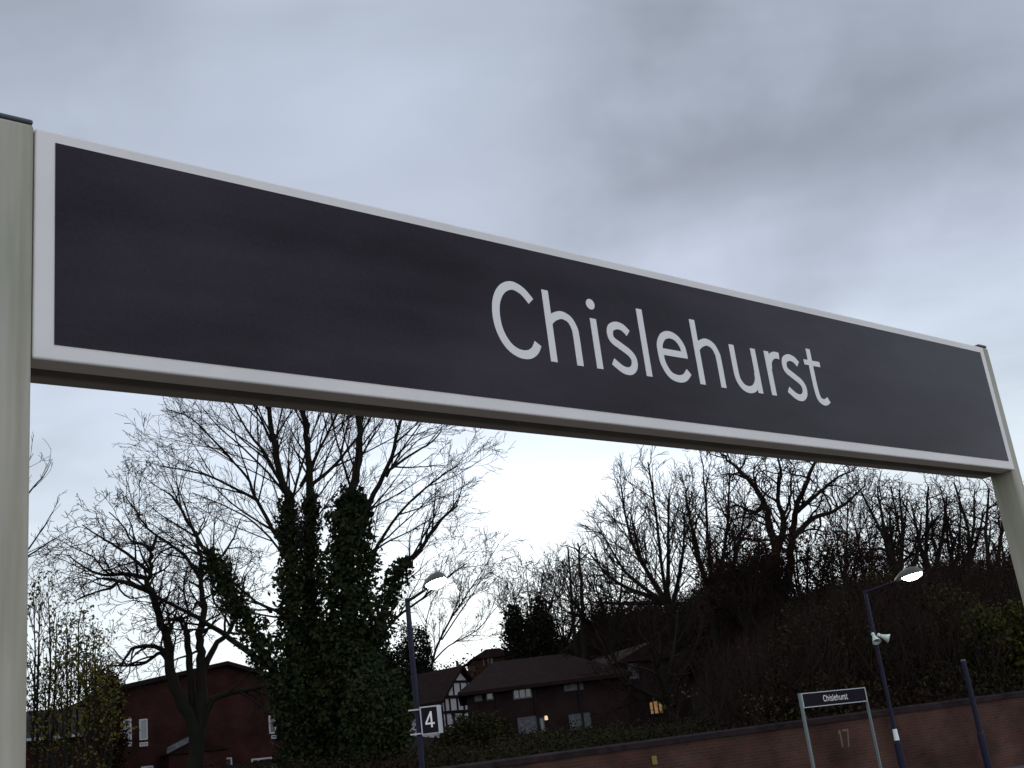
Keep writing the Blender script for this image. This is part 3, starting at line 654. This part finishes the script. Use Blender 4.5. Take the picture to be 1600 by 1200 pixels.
def tree(name,label,limbs,D,pr,seed,rmin=.01,group=None,ivy=None,leaf=None,barkm='bark',twigm='twig',depthj=.5,cat='tree',leafmat='ivy',tap=.8):
    """limbs: list of (pixels, r0, r1, dD0, dD1): centre lines of the main limbs at distance D"""
    rg=random.Random(seed); rs=np.random.RandomState(seed); TR=Tubes(); TW=Tubes(); ivyC=[]; tips=[]
    base=None
    for li,lb in enumerate(limbs):
        px,r0,r1=lb[:3]; d0,d1=(lb[3],lb[4]) if len(lb)>4 else (0,0)
        n=len(px); P_=[at(x,y,D+d0+(d1-d0)*i/(n-1)) for i,(x,y) in enumerate(px)]
        if base is None:
            b=P_[0].copy(); gz_=ground_z(b.x,b.y); base=Vector((b.x,b.y,gz_))
            if P_[0].z>gz_+.1: P_=[Vector((b.x,b.y,gz_-.3))]+P_
        pts=smoothline(P_,4)
        pts=[p+Vector((rg.gauss(0,r0*.12),rg.gauss(0,r0*.12),0)) for p in pts]
        m_=len(pts); rads=[r0+(r1-r0)*(i/(m_-1))**tap for i in range(m_)]
        dirs=[tuple((pts[min(i+1,m_-1)]-pts[max(0,i-1)]).normalized()) for i in range(m_)]
        tp=[tuple(p) for p in pts]
        TR.add(tp,rads,9 if r0>.1 else 6)
        Lg=sum((pts[i+1]-pts[i]).length for i in range(m_-1))
        t0=lb[5] if len(lb)>5 else .25
        spawn(TW,rg,tp,rads,dirs,Lg,0,pr,rmin,tips,t0)
        if ivy and li in ivy:
            w,upto,dens=ivy[li]
            for i in range(m_-1):
                if i/(m_-1)>upto: break
                seg=(pts[i+1]-pts[i]).length; k=int(dens*seg); ww=w*(1-.75*((i/(m_-1))/upto)**3)
                for _ in range(k):
                    t=rg.random(); q=pts[i].lerp(pts[i+1],t); a=rg.uniform(0,6.283); rr=(rads[i]+ww*(rg.random()**.6))*(1+.25*math.sin(i*1.9+a*2))
                    ivyC.append((q.x+rr*math.cos(a),q.y+rr*math.sin(a),q.z+rg.gauss(0,.1)))
    t=empty(name,base,label,cat,group)
    inv=Matrix.Translation(base).inverted()
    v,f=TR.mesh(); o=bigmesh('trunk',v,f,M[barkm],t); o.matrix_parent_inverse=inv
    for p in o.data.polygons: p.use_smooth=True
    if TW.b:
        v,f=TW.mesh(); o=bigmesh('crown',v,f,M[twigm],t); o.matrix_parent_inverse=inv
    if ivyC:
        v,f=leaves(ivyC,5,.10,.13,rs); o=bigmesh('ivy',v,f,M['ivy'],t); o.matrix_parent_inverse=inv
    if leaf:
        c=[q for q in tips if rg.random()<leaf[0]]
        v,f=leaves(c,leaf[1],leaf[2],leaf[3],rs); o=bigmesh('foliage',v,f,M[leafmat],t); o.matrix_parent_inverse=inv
    return t
# growth habits (seg counts, wiggle, upward pull, children per metre, child length, child radius)
FINE=dict(seg=[6,6,5,3],wig=[.05,.10,.14,.18],up=[.02,.035,.03,.02],n=[1.15,1.9,3.2],len=[3.2,1.5,.55],r=[.05,.022,.010],ang=(22,48))
# level 0 of pr describes children of the given limbs
BP=dict(seg=[1,7,6,4,3],wig=[0,.05,.09,.13,.15],up=[0,.03,.03,.03,.02],n=[1.5,2.0,3.2,4.5],len=[3.2,1.5,.7,.28],r=[.038,.017,.010,.007],ang=(20,46))
SPRAY=dict(seg=[1,6,5,3],wig=[0,.05,.08,.1],up=[0,.03,.03,.02],n=[1.5,2.4,3.5],len=[1.0,.5,.22],r=[.02,.009,.006],ang=(18,36))
TWIST=dict(seg=[1,8,6,4,3],wig=[0,.20,.26,.28,.2],up=[0,.035,.03,.02,.02],n=[1.6,2.1,3.6,4.5],len=[2.8,1.5,.75,.3],r=[.055,.024,.012,.008],ang=(28,62))
WOOD=dict(seg=[1,6,5,4],wig=[0,.10,.15,.2],up=[0,.05,.05,.04],n=[1.8,2.4,3.4],len=[3.4,1.6,.8],r=[.05,.024,.014],ang=(18,48))
OAK=dict(seg=[1,8,6,4],wig=[0,.24,.28,.3],up=[0,.03,.03,.03],n=[1.4,2.1,3.2],len=[3.4,1.7,.8],r=[.075,.034,.015],ang=(28,65))
tree('ivy_clad_tree','tall bare tree with many stems thickly clad in ivy, behind the left lamp column',
 [([(470,1225),(462,1100),(456,980),(455,880),(452,800),(440,750),(426,690),(418,640),(410,560)],.36,.06,0,0,.35),
  ([(500,1225),(492,1100),(488,980),(485,880),(483,750),(478,680),(470,620),(462,540)],.34,.06,.6,.8,.35),
  ([(560,1230),(552,1100),(546,980),(544,860),(551,770),(561,700),(563,640),(560,550)],.46,.06,-.4,-.2,.35),
  ([(475,1190),(456,1110),(428,1050),(382,965),(345,900),(318,855),(285,800),(262,770)],.26,.03,-.3,-2.2,.35),
  ([(555,1120),(590,990),(622,895),(655,860),(690,810),(715,790)],.22,.03,0,1.5,.3),
  ([(555,860),(572,800),(598,745),(612,712),(625,660),(648,600)],.15,.04,-.2,-1.8,.1),
  ([(454,870),(425,825),(398,775),(385,745),(345,700),(300,655),(262,640)],.11,.018,0,1.2,.15),
  ([(441,760),(415,710),(392,680),(368,640),(345,590)],.08,.02,0,-1.2,.1),
  ([(400,780),(370,765),(330,745),(290,735),(250,728)],.07,.02,0,-1,.1),
  ([(484,760),(520,730),(545,700),(575,660),(600,610)],.09,.03,.8,2.0,.1),
  ([(470,760),(500,700),(525,650),(545,590)],.08,.03,.8,2.0,.1),
  ([(575,880),(610,820),(650,775),(695,740),(715,728)],.08,.02,.2,-1.5,.1),
  ([(600,740),(640,712),(675,690),(690,672)],.07,.02,-1.2,-1.6,.1),
  ([(590,1000),(620,965),(660,935),(695,905),(730,880)],.07,.02,-.2,-1.0,.2),
  ([(480,1000),(440,960),(400,940),(350,900),(300,885)],.10,.02,.2,-1.5,.2),
 ([(483,760),(492,720),(515,670),(545,600)],.06,.02,.6,1.8,.1),([(452,810),(462,760),(480,700),(502,640),(515,580)],.07,.02,0,-1.5,.1),
 ([(424,690),(408,655),(392,620),(380,570)],.06,.02,0,1,.1),([(552,775),(535,720),(522,670),(515,620)],.06,.02,-.2,.8,.1),
 ([(604,745),(630,700),(655,665),(668,640)],.05,.015,-1,.5,.1),([(444,770),(420,740),(380,700),(345,670),(318,640)],.06,.015,0,-1.6,.1),
 ([(456,890),(430,850),(395,815),(350,790),(300,770)],.06,.015,0,-2,.1),([(560,880),(600,850),(640,830),(690,800)],.06,.015,0,1,.15)],40,BP,11,.0065,ivy={0:(.34,.50,130),1:(.26,.50,110),2:(.90,.56,340),3:(.42,.66,110),4:(.42,.45,90)},tap=.5)
tree('twisted_bare_tree','spreading bare tree with crooked dark limbs in front of the red brick house',
 [([(305,1240),(306,1180),(302,1130),(280,1090),(268,1050),(262,1005),(250,965),(238,930),(232,900),(238,870),(243,835)],.34,.05,0,-.5,.45),
  ([(308,1160),(314,1100),(314,1040),(312,1000),(318,955),(315,915),(312,870),(308,830)],.27,.05,0,.8,.35),
  ([(308,1160),(328,1100),(352,1085),(400,1075),(440,1060)],.16,.06,0,.5,.5),
  ([(316,1050),(335,1010),(360,985),(370,955),(385,900)],.16,.03,.4,1.4,.3),
  ([(236,925),(210,915),(186,908),(175,918),(150,925),(115,940)],.12,.02,-.4,-1.5,.1),
  ([(233,905),(200,897),(160,898),(130,885),(108,868)],.11,.02,-.4,.8,.1),
  ([(262,1020),(240,1010),(210,1012),(200,1022),(190,1040)],.11,.03,-.2,-1,.1),
  ([(266,1045),(252,1020),(228,1035),(205,1040),(165,1040)],.10,.03,-.2,.8,.1),
  ([(240,860),(222,850),(205,845),(195,825),(170,800)],.08,.02,-.5,-1,.1),
  ([(234,895),(205,870),(175,850),(150,835),(128,820)],.08,.02,-.5,-1.5,.15),
  ([(420,1042),(370,1005),(330,978),(290,955),(250,935),(225,915),(195,885)],.14,.03,-.3,-.8,.2),
  ([(314,905),(290,870),(265,850),(230,825),(210,795),(195,775)],.09,.02,.6,1.6,.15),
  ([(316,900),(345,870),(365,840),(375,810)],.08,.02,.6,1.0,.15),
  ([(301,1110),(297,1050),(293,1000),(291,985)],.15,.12,.2,.3,.9),
 ],48,TWIST,23,.010)
tree('bare_tree','leafless tree whose thin branches poke out from behind the left grey post',
 [([(-40,1250),(-38,1050),(-30,950),(-20,860),(-10,780),(5,700)],.20,.04,0,0,.4),
  ([(-32,960),(10,900),(40,865),(70,820),(82,800)],.05,.007,0,.5,.3),
  ([(-30,940),(10,890),(45,868),(80,845),(106,830)],.045,.006,0,-.5,.4),
  ([(-20,860),(15,810),(45,770),(70,740),(80,722)],.045,.006,0,.5,.3),
  ([(-10,790),(20,750),(42,725),(52,708)],.03,.006,0,0,.3)],30,SPRAY,31,.0055)
tree('slender_bare_tree','thin pale-twigged bare tree rising right of the left lantern',
 [([(668,1110),(676,1030),(700,975),(722,940),(745,905),(780,850)],.14,.02,0,1,.3),
  ([(672,1040),(700,1010),(745,985),(775,950),(815,915)],.07,.015,0,-1,.2),
  ([(690,1000),(720,955),(740,925),(758,890),(770,860)],.06,.015,0,1,.2),
  ([(676,1030),(665,980),(680,930),(705,895)],.06,.015,0,1,.2)],85,BP,37,.012)
OAK2=dict(seg=[1,8,6,5],wig=[0,.26,.30,.3],up=[0,.035,.03,.03],n=[1.35,2.1,3.2],len=[3.2,1.7,.8],r=[.07,.032,.014],ang=(28,62))
# trees along the right-hand hillside
def wood_tree(label,bx,by,tops,D,seed,pr=WOOD,r=.3,rmin=.014,name='bare_tree',group='bare trees on the wooded hillside',**kw):
    limbs=[]; rg=random.Random(seed)
    x0,y0=tops[0][0]
    fx,fy=bx+(x0-bx)*.25,by+(y0-by)*.28
    limbs.append(([(bx,by),((bx+fx)/2+rg.uniform(-4,4),(by+fy)/2)]+[(fx,fy)]+tops[0][::-1][:-1][::1]+[tops[0][0]] if len(tops[0])>1 else [(bx,by),(fx,fy),(x0,y0)],r,r*.16,0,0,.3))
    for tp in tops[1:]:
        ex,ey=tp[0]; k=rg.uniform(.1,.4); sx_,sy_=bx+(fx-bx)*k*2,by+(fy-by)*(.5+k)
        mid=tp[1] if len(tp)>1 else ((sx_+ex)/2+(ex-sx_)*.18+rg.uniform(-5,5),(sy_+ey)/2+rg.uniform(-5,5))
        limbs.append(([(sx_,sy_),mid,(ex,ey)],r*.6,r*.12,0,rg.uniform(-2.5,2.5),.2))
    return tree(name,label,limbs,D,pr,seed,rmin,group=group,twigm='twig2',**kw)
wood_tree('tall many-stemmed bare tree with upswept crown, first tall one right of the bright sky gap',1050,1010,[[(1012,722)],[(985,800)],[(945,840)],[(925,870)],[(1045,770)],[(970,760)],[(1070,800)],[(930,940)]],72,41)
wood_tree('bare tree with a thin forked tip, between the upswept tree and the big crooked oak',1118,1000,[[(1100,745)],[(1070,765)],[(1140,735)],[(1165,790)],[(1085,830)],[(1150,850)]],70,43)
tree('bare_oak','big crooked bare oak with its top hidden behind the name board',
 [([(1215,1000),(1212,930),(1213,880),(1205,830),(1195,790),(1175,755),(1150,730),(1130,710)],.42,.06,0,0,.25),
  ([(1216,960),(1235,890),(1238,840),(1245,795),(1262,750),(1275,715),(1285,690)],.30,.05,0,1,.15),
  ([(1213,870),(1225,820),(1215,780),(1220,740),(1210,700)],.22,.04,0,-1,.1),
  ([(1240,840),(1270,810),(1300,800),(1330,780),(1350,760)],.18,.04,0,1.5,.1),
  ([(1195,790),(1180,800),(1150,790),(1130,800)],.12,.03,0,-1.5,.1),
  ([(1245,800),(1280,770),(1310,745),(1335,735)],.14,.03,0,-1,.1)],66,OAK,47,.015,group='bare trees on the wooded hillside',twigm='twig2')
wood_tree('slim bare tree standing between the crooked oak and the leaning one',1320,980,[[(1325,760)],[(1345,790)],[(1305,800)]],74,53,r=.16)
wood_tree('leaning bare tree with a long slanting trunk above the right lantern',1420,960,[[(1345,770),(1385,850)],[(1405,765)],[(1370,760)],[(1440,800)],[(1390,790)]],68,59,OAK2,.3)
wood_tree('bare tree with forked trunk right of the leaning one',1455,960,[[(1450,760),(1448,850)],[(1425,790)],[(1480,775)]],70,61,OAK2,.32)
wood_tree('bushy bare tree on the ridge, second from the right post',1502,960,[[(1490,755),(1515,850)],[(1522,765)],[(1475,800)],[(1538,800)]],72,67,OAK2,.3)
wood_tree('bare tree showing just inside the right post',1560,980,[[(1545,765),(1540,860)],[(1570,790)],[(1590,830)]],66,71,OAK2,.3)
wood_tree('spreading low bare tree below the upswept one, left edge of the wood',960,1040,[[(925,890)],[(895,930)],[(880,900)],[(975,880)],[(1000,900)],[(940,940)]],66,73,r=.2)
wood_tree('small twiggy bare tree left of the two dead stems',838,1030,[[(822,895)],[(800,925)],[(850,890)],[(870,910)],[(785,955)]],80,79,r=.16)
wood_tree('twiggy thicket tree behind the two dead stems',885,1040,[[(872,905)],[(900,915)],[(860,930)],[(925,930)]],84,83,r=.16)
wood_tree('bare tree with reddish twigs low between the upswept tree and the oak',1165,1010,[[(1160,850)],[(1185,860)],[(1140,870)],[(1120,890)]],62,89,r=.2,leaf=(.18,2,.12,.13),leafmat='rust')
SN=dict(seg=[1,4],wig=[0,.2],up=[0,.02],n=[.35],len=[.9],r=[.04],ang=(50,80))
tree('dead_tree','taller broken dead stem with a few stubs, standing clear against the bright sky',[([(912,1010),(910,960),(907,900),(903,848)],.20,.05,0,0,.5),([(906,862),(898,857),(884,852)],.05,.03,0,0,.9)],70,SN,109,.03,group='dead stems',twigm='bark')
tree('dead_tree','shorter broken dead stem leaning left of its taller twin',[([(900,1010),(895,960),(891,900),(887,855)],.16,.05,0,0,.5),([(892,900),(883,885),(875,876)],.05,.03,0,0,.9)],71,SN,113,.03,group='dead stems',twigm='bark')

LEAFY=dict(seg=[1,6,5,4],wig=[0,.14,.2,.2],up=[0,.05,.05,.04],n=[2.2,2.4,3.2],len=[2.6,1.4,.6],r=[.05,.024,.014],ang=(25,60))
for lab,bx,by,tp,D_,sd in (('tree still holding rusty leaves, just left of the right lantern',1322,985,[[(1320,868)],[(1285,880)],[(1355,885)],[(1340,865)],[(1300,860)],[(1275,915)]],62,205),
  ('rusty brown leafy tree under the crooked oak, right side',1262,1000,[[(1262,850)],[(1235,860)],[(1290,870)],[(1215,885)],[(1300,905)],[(1245,845)]],63,207),
  ('reddish leafy tree below the forked-tip tree',1160,1010,[[(1160,890)],[(1130,905)],[(1195,880)],[(1215,900)],[(1110,930)],[(1180,870)]],64,209),
  ('reddish brown leafy tree between the upswept tree and the dead stems',985,1060,[[(985,955)],[(955,965)],[(1015,960)],[(930,985)],[(1040,970)]],80,211)):
    wood_tree(lab,bx,by,tp,D_,sd,LEAFY,r=.18,name='leafy_tree',group='trees with rusty leaves',leaf=(.55,3,.14,.13),leafmat='rust')
wood_tree('dark bare tree leaning left over the house with the warm lit window',1062,1130,[[(930,985),(985,1085)],[(1010,960)],[(1060,950)],[(960,1030)],[(1100,960)],[(1030,990)]],50,127,TWIST,r=.2,rmin=.010)
wood_tree('crooked bare tree set back between the leaning tree and the forked one',1400,965,[[(1392,762),(1408,860)],[(1418,775)],[(1376,800)]],82,97,OAK2,r=.24)
wood_tree('crooked bare tree set back between the forked tree and the bushy one',1482,965,[[(1470,760),(1488,860)],[(1500,772)],[(1455,800)]],82,101,OAK2,r=.24)
wood_tree('thin bare tree half hidden by the right post',1580,980,[[(1572,775),(1586,870)],[(1560,800)],[(1592,800)]],80,103,OAK2,r=.2)
wood_tree('low crooked bare tree between the oak and the leaning tree',1352,965,[[(1350,800),(1362,880)],[(1335,820)],[(1372,815)]],78,107,OAK2,r=.2)
# ---------------------------------------------------------------- bushes with leaves
def bush(name,label,px,py,wpx,hpx,D,matn,seed,n=900,leaf=.16,shape='dome',cat='bush',group=None,stem=True):
    """leafy shrub: centre bottom at px,py(pixels) with width/height in pixels at distance D"""
    rs=np.random.RandomState(seed); s=D/ (F*1.03)
    b=at(px,py,D); gz_=ground_z(b.x,b.y); w=wpx*s/2; h=hpx*s; zb=min(b.z,gz_+.2); ht=b.z+h-zb
    C=[]
    lob=[(rs.uniform(-.55,.55),rs.uniform(-.55,.55),rs.uniform(.25,.85),rs.uniform(.28,.5)) for _ in range(14)]
    while len(C)<n:
        if shape=='dome':
            l=lob[rs.randint(len(lob))]; d=rs.normal(0,1,3); d/=np.linalg.norm(d); r=l[3]*rs.uniform(.45,1.05)
            q=np.array([l[0],l[1],0])+d*r*np.array([1,1,.0]); z=l[2]+d[2]*r*.7
            if z<0 or z>1.02 or math.hypot(q[0],q[1])>1.05-.45*max(0,z)**2: continue
        else:   # cone
            z=rs.uniform(0,1)**1.2; a=rs.uniform(0,6.283); rr=(1-z)**.7*(.75+.25*math.sin(3*a+z*9))*rs.uniform(.4,1)**.5
            q=np.array([rr*math.cos(a),rr*math.sin(a),0])
        C.append((b.x+q[0]*w,b.y+q[1]*w,zb+z*ht))
    t=empty(name,(b.x,b.y,gz_),label,cat,group); inv=Matrix.Translation(t.location).inverted()
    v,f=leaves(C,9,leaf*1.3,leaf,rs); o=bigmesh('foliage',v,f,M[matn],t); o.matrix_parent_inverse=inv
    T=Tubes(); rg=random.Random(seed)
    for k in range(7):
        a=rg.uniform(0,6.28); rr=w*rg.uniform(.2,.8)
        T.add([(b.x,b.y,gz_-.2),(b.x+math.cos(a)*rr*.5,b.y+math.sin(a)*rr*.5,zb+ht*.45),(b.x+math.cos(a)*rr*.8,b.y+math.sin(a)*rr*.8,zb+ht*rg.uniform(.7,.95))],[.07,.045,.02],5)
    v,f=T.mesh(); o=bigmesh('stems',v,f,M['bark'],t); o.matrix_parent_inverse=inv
    return t
bush('round_bush','dark rounded evergreen bush behind the left lamp column',655,1075,76,98,80,'evergreen',201,1500,.13)
bush('conifer','dark pointed evergreen left of the two dead stems',832,1060,105,130,78,'evergreen',203,2200,.17)
bush('ivy_bush','dark mass of ivy around the foot of the ivy-clad tree',540,1225,150,235,40.5,'ivy',213,3600,.12)
bush('ivy_bush','dark bush at the foot of the ivy-clad tree, right side beside the number board',600,1215,105,150,37,'ivy',215,2400,.12)
bush('olive_bush','yellowish green bush just inside the right post above the wall',1590,1085,120,120,40,'bram3',217,1700,.12)
bush('green_bush','green garden bush above the wall right of the number board',745,1188,130,62,42,'bram1',219,1600,.10)
bush('reddish_bush','dark reddish shrub left of the red brick house roof',168,1120,56,70,57,'rust',221,1000,.11)
bush('dark_bush','dark shrub filling the corner between the timbered house and the ivy-clad tree',612,1130,84,110,56,'evergreen',223,1500,.13)
# yellowing upright shrubs at far left
YB=dict(seg=[1,5,4],wig=[0,.10,.15],up=[0,.10,.06],n=[4.2,4.5],len=[1.0,.5],r=[.02,.010],ang=(18,40))
for i,(lab,xs,yt,D,den) in enumerate((('tall yellowing leafy shrub close against the left grey post',[(52,930),(62,960),(75,925),(88,975)],1180,33,.45),
      ('denser ochre-leaved shrub between the left post and the brick house',[(105,985),(122,970),(135,1000),(148,1010),(112,1030)],1185,34,.6),
      ('low ochre shrub in front of the white gutter',[(150,1050),(165,1075),(135,1060),(178,1095),(95,1070),(70,1070)],1200,32,.7))):
    limbs=[]
    for k,(x,y) in enumerate(xs):
        limbs.append(([(x*.7+.3*xs[0][0]-2,yt+40),(x+random.Random(i*9+k).uniform(-4,4),(yt+y)/2),(x,y)],.05,.012,0,(k-1.5)*.5,.15))
    tree('yellowing_shrub',lab,limbs,D,YB,301+i,.007,cat='shrub',leaf=(den,11,.15,.068),leafmat='ochre',group='yellowing shrubs at the far left')
tree('climbing_plant','orange-leaved climber at the top of the brick wall, under the upswept tree',[([(1060,1165),(1058,1120),(1062,1095)],.03,.01),([(1060,1160),(1045,1140),(1040,1128)],.03,.01),([(1060,1160),(1075,1140),(1080,1118)],.03,.01)],31,YB,331,.007,cat='plant',leaf=(.5,3,.08,.05),leafmat='ochre')
tree('orange_sapling','orange-leaved sapling on top of the wall left of the small sign',[([(1188,1160),(1185,1135),(1184,1115)],.03,.01),([(1188,1160),(1192,1140),(1190,1128)],.03,.01)],31,YB,337,.007,cat='plant',leaf=(.8,4,.08,.05),leafmat='ochre')

# ---------------------------------------------------------------- undergrowth (stuff)
def undergrowth(name,label,azr,kr,n,hfun,matnames,seed,leaf,cl=9):
    rs=np.random.RandomState(seed); C=[];MI=[]
    while len(C)<n:
        az=rs.uniform(*azr); k=rs.uniform(*kr); r=wall_r(math.radians(az))*k; x,y=r*math.sin(math.radians(az)),r*math.cos(math.radians(az))
        hh_=hfun(az,k)
        if hh_<=0: continue
        lump=.55+.45*math.sin(x*.9+2*math.sin(y*.5))*math.cos(y*.8+x*.2)
        C.append((x,y,ground_z(x,y)+hh_*lump*rs.uniform(0,1)**.7))
        nv=math.sin(x*.45+1.3)+math.cos(y*.38-x*.2)+rs.normal(0,.55)
        MI.append((2 if (x>14 and nv>.9) else 0) if nv>.4 else (1 if nv>-1.2 else 2))
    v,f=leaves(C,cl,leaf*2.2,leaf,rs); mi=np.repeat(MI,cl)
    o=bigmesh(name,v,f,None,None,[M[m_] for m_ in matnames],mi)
    return tag(o,label,'undergrowth',kind='stuff')
def hf(az,k):
    if az<8: return .8 if k<1.7 else 1.6
    if k<1.15: return .9
    return 2.4 if k<1.9 else 1.7
undergrowth('undergrowth','dark tangled undergrowth and brambles covering the wooded bank above the wall',(9.3,27),(1.03,2.75),15000,hf,['bram1','bram2','bram3'],401,.10,11)
undergrowth('garden_scrub','low green scrub and hedging between the wall and the houses',(-20,9.5),(1.03,1.6),6000,lambda a,k:(.35 if a<-7 else .62) if k<1.3 else .4,['bram1','bram2','bram1'],403,.075)
# young saplings and whips standing all through the bank
T=Tubes(); rg=random.Random(77)
for _ in range(1700):
    az=rg.uniform(7.5,27); k=rg.uniform(1.04,2.0 if az>13 else 2.5); r_=wall_r(math.radians(az))*k; x,y=r_*math.sin(math.radians(az)),r_*math.cos(math.radians(az)); z=ground_z(x,y)-.1
    hgt_=rg.uniform(1.4,3.0); lx,ly=rg.gauss(0,.22),rg.gauss(0,.22)
    T.add([(x,y,z),(x+lx*hgt_*.3+rg.gauss(0,.1),y+ly*hgt_*.3,z+hgt_*.35),(x+lx*hgt_*.6+rg.gauss(0,.15),y+ly*hgt_*.6,z+hgt_*.7),(x+lx*hgt_+rg.gauss(0,.2),y+ly*hgt_,z+hgt_)],[.035,.026,.018,.009],3)
    for q in range(3):
        t=rg.uniform(.3,.85); a=rg.uniform(0,6.28); l=rg.uniform(.4,1.1); bx,by,bz=x+lx*hgt_*t,y+ly*hgt_*t,z+hgt_*t
        T.add([(bx,by,bz),(bx+math.cos(a)*l*.5,by+math.sin(a)*l*.5,bz+l*.45),(bx+math.cos(a)*l*.7,by+math.sin(a)*l*.7,bz+l)],[.015,.011,.007],3)
v,f=T.mesh(); tag(bigmesh('saplings',v,f,M['twig2']),'thicket of thin bare saplings and whips growing all over the wooded bank','undergrowth',kind='stuff')
T=Tubes(); rg=random.Random(78); C=[]
for _ in range(2300):
    az=rg.uniform(.2,11.5); k=rg.uniform(2.95,4.0); r_=wall_r(math.radians(az))*k; x,y=r_*math.sin(math.radians(az)),r_*math.cos(math.radians(az)); z=ground_z(x,y)-.2
    hgt_=rg.uniform(3.0,6.8)*(1.0 if az>2 else .62); lx,ly=rg.gauss(0,.15),rg.gauss(0,.15)
    T.add([(x,y,z),(x+lx*hgt_*.3,y+ly*hgt_*.3,z+hgt_*.35),(x+lx*hgt_*.6+rg.gauss(0,.15),y+ly*hgt_*.6,z+hgt_*.7),(x+lx*hgt_+rg.gauss(0,.2),y+ly*hgt_,z+hgt_)],[.06,.045,.03,.012],3)
    for q in range(7):
        t=rg.uniform(.25,.9); a=rg.uniform(0,6.28); l=rg.uniform(.5,1.6); bx,by,bz=x+lx*hgt_*t,y+ly*hgt_*t,z+hgt_*t
        T.add([(bx,by,bz),(bx+math.cos(a)*l*.5,by+math.sin(a)*l*.5,bz+l*.45),(bx+math.cos(a)*l*.7,by+math.sin(a)*l*.7,bz+l)],[.024,.018,.011],3)
        if rg.random()<.75: C.append((bx+math.cos(a)*l*.5,by+math.sin(a)*l*.5,bz+l*.6))
v,f=T.mesh(); v2,f2=leaves(C,5,.3,.16,np.random.RandomState(9))
v=np.concatenate([v,v2]); mi=np.concatenate([np.zeros(len(f)),np.ones(len(f2))]); f=np.concatenate([f,f2+len(v)-len(v2)])
tag(bigmesh('thicket',v,f,None,None,[M['twig2'],M['rust']],mi),'dark thicket of bare scrub rising behind the brown terrace','thicket',kind='stuff')
def hf2(az,k): return 3.2
undergrowth('autumn_wood','far autumn-coloured wood covering the slope behind the houses',(-9,14),(3.3,6.5),5200,hf2,['autumnhill','rust','bram2'],405,.30,9)
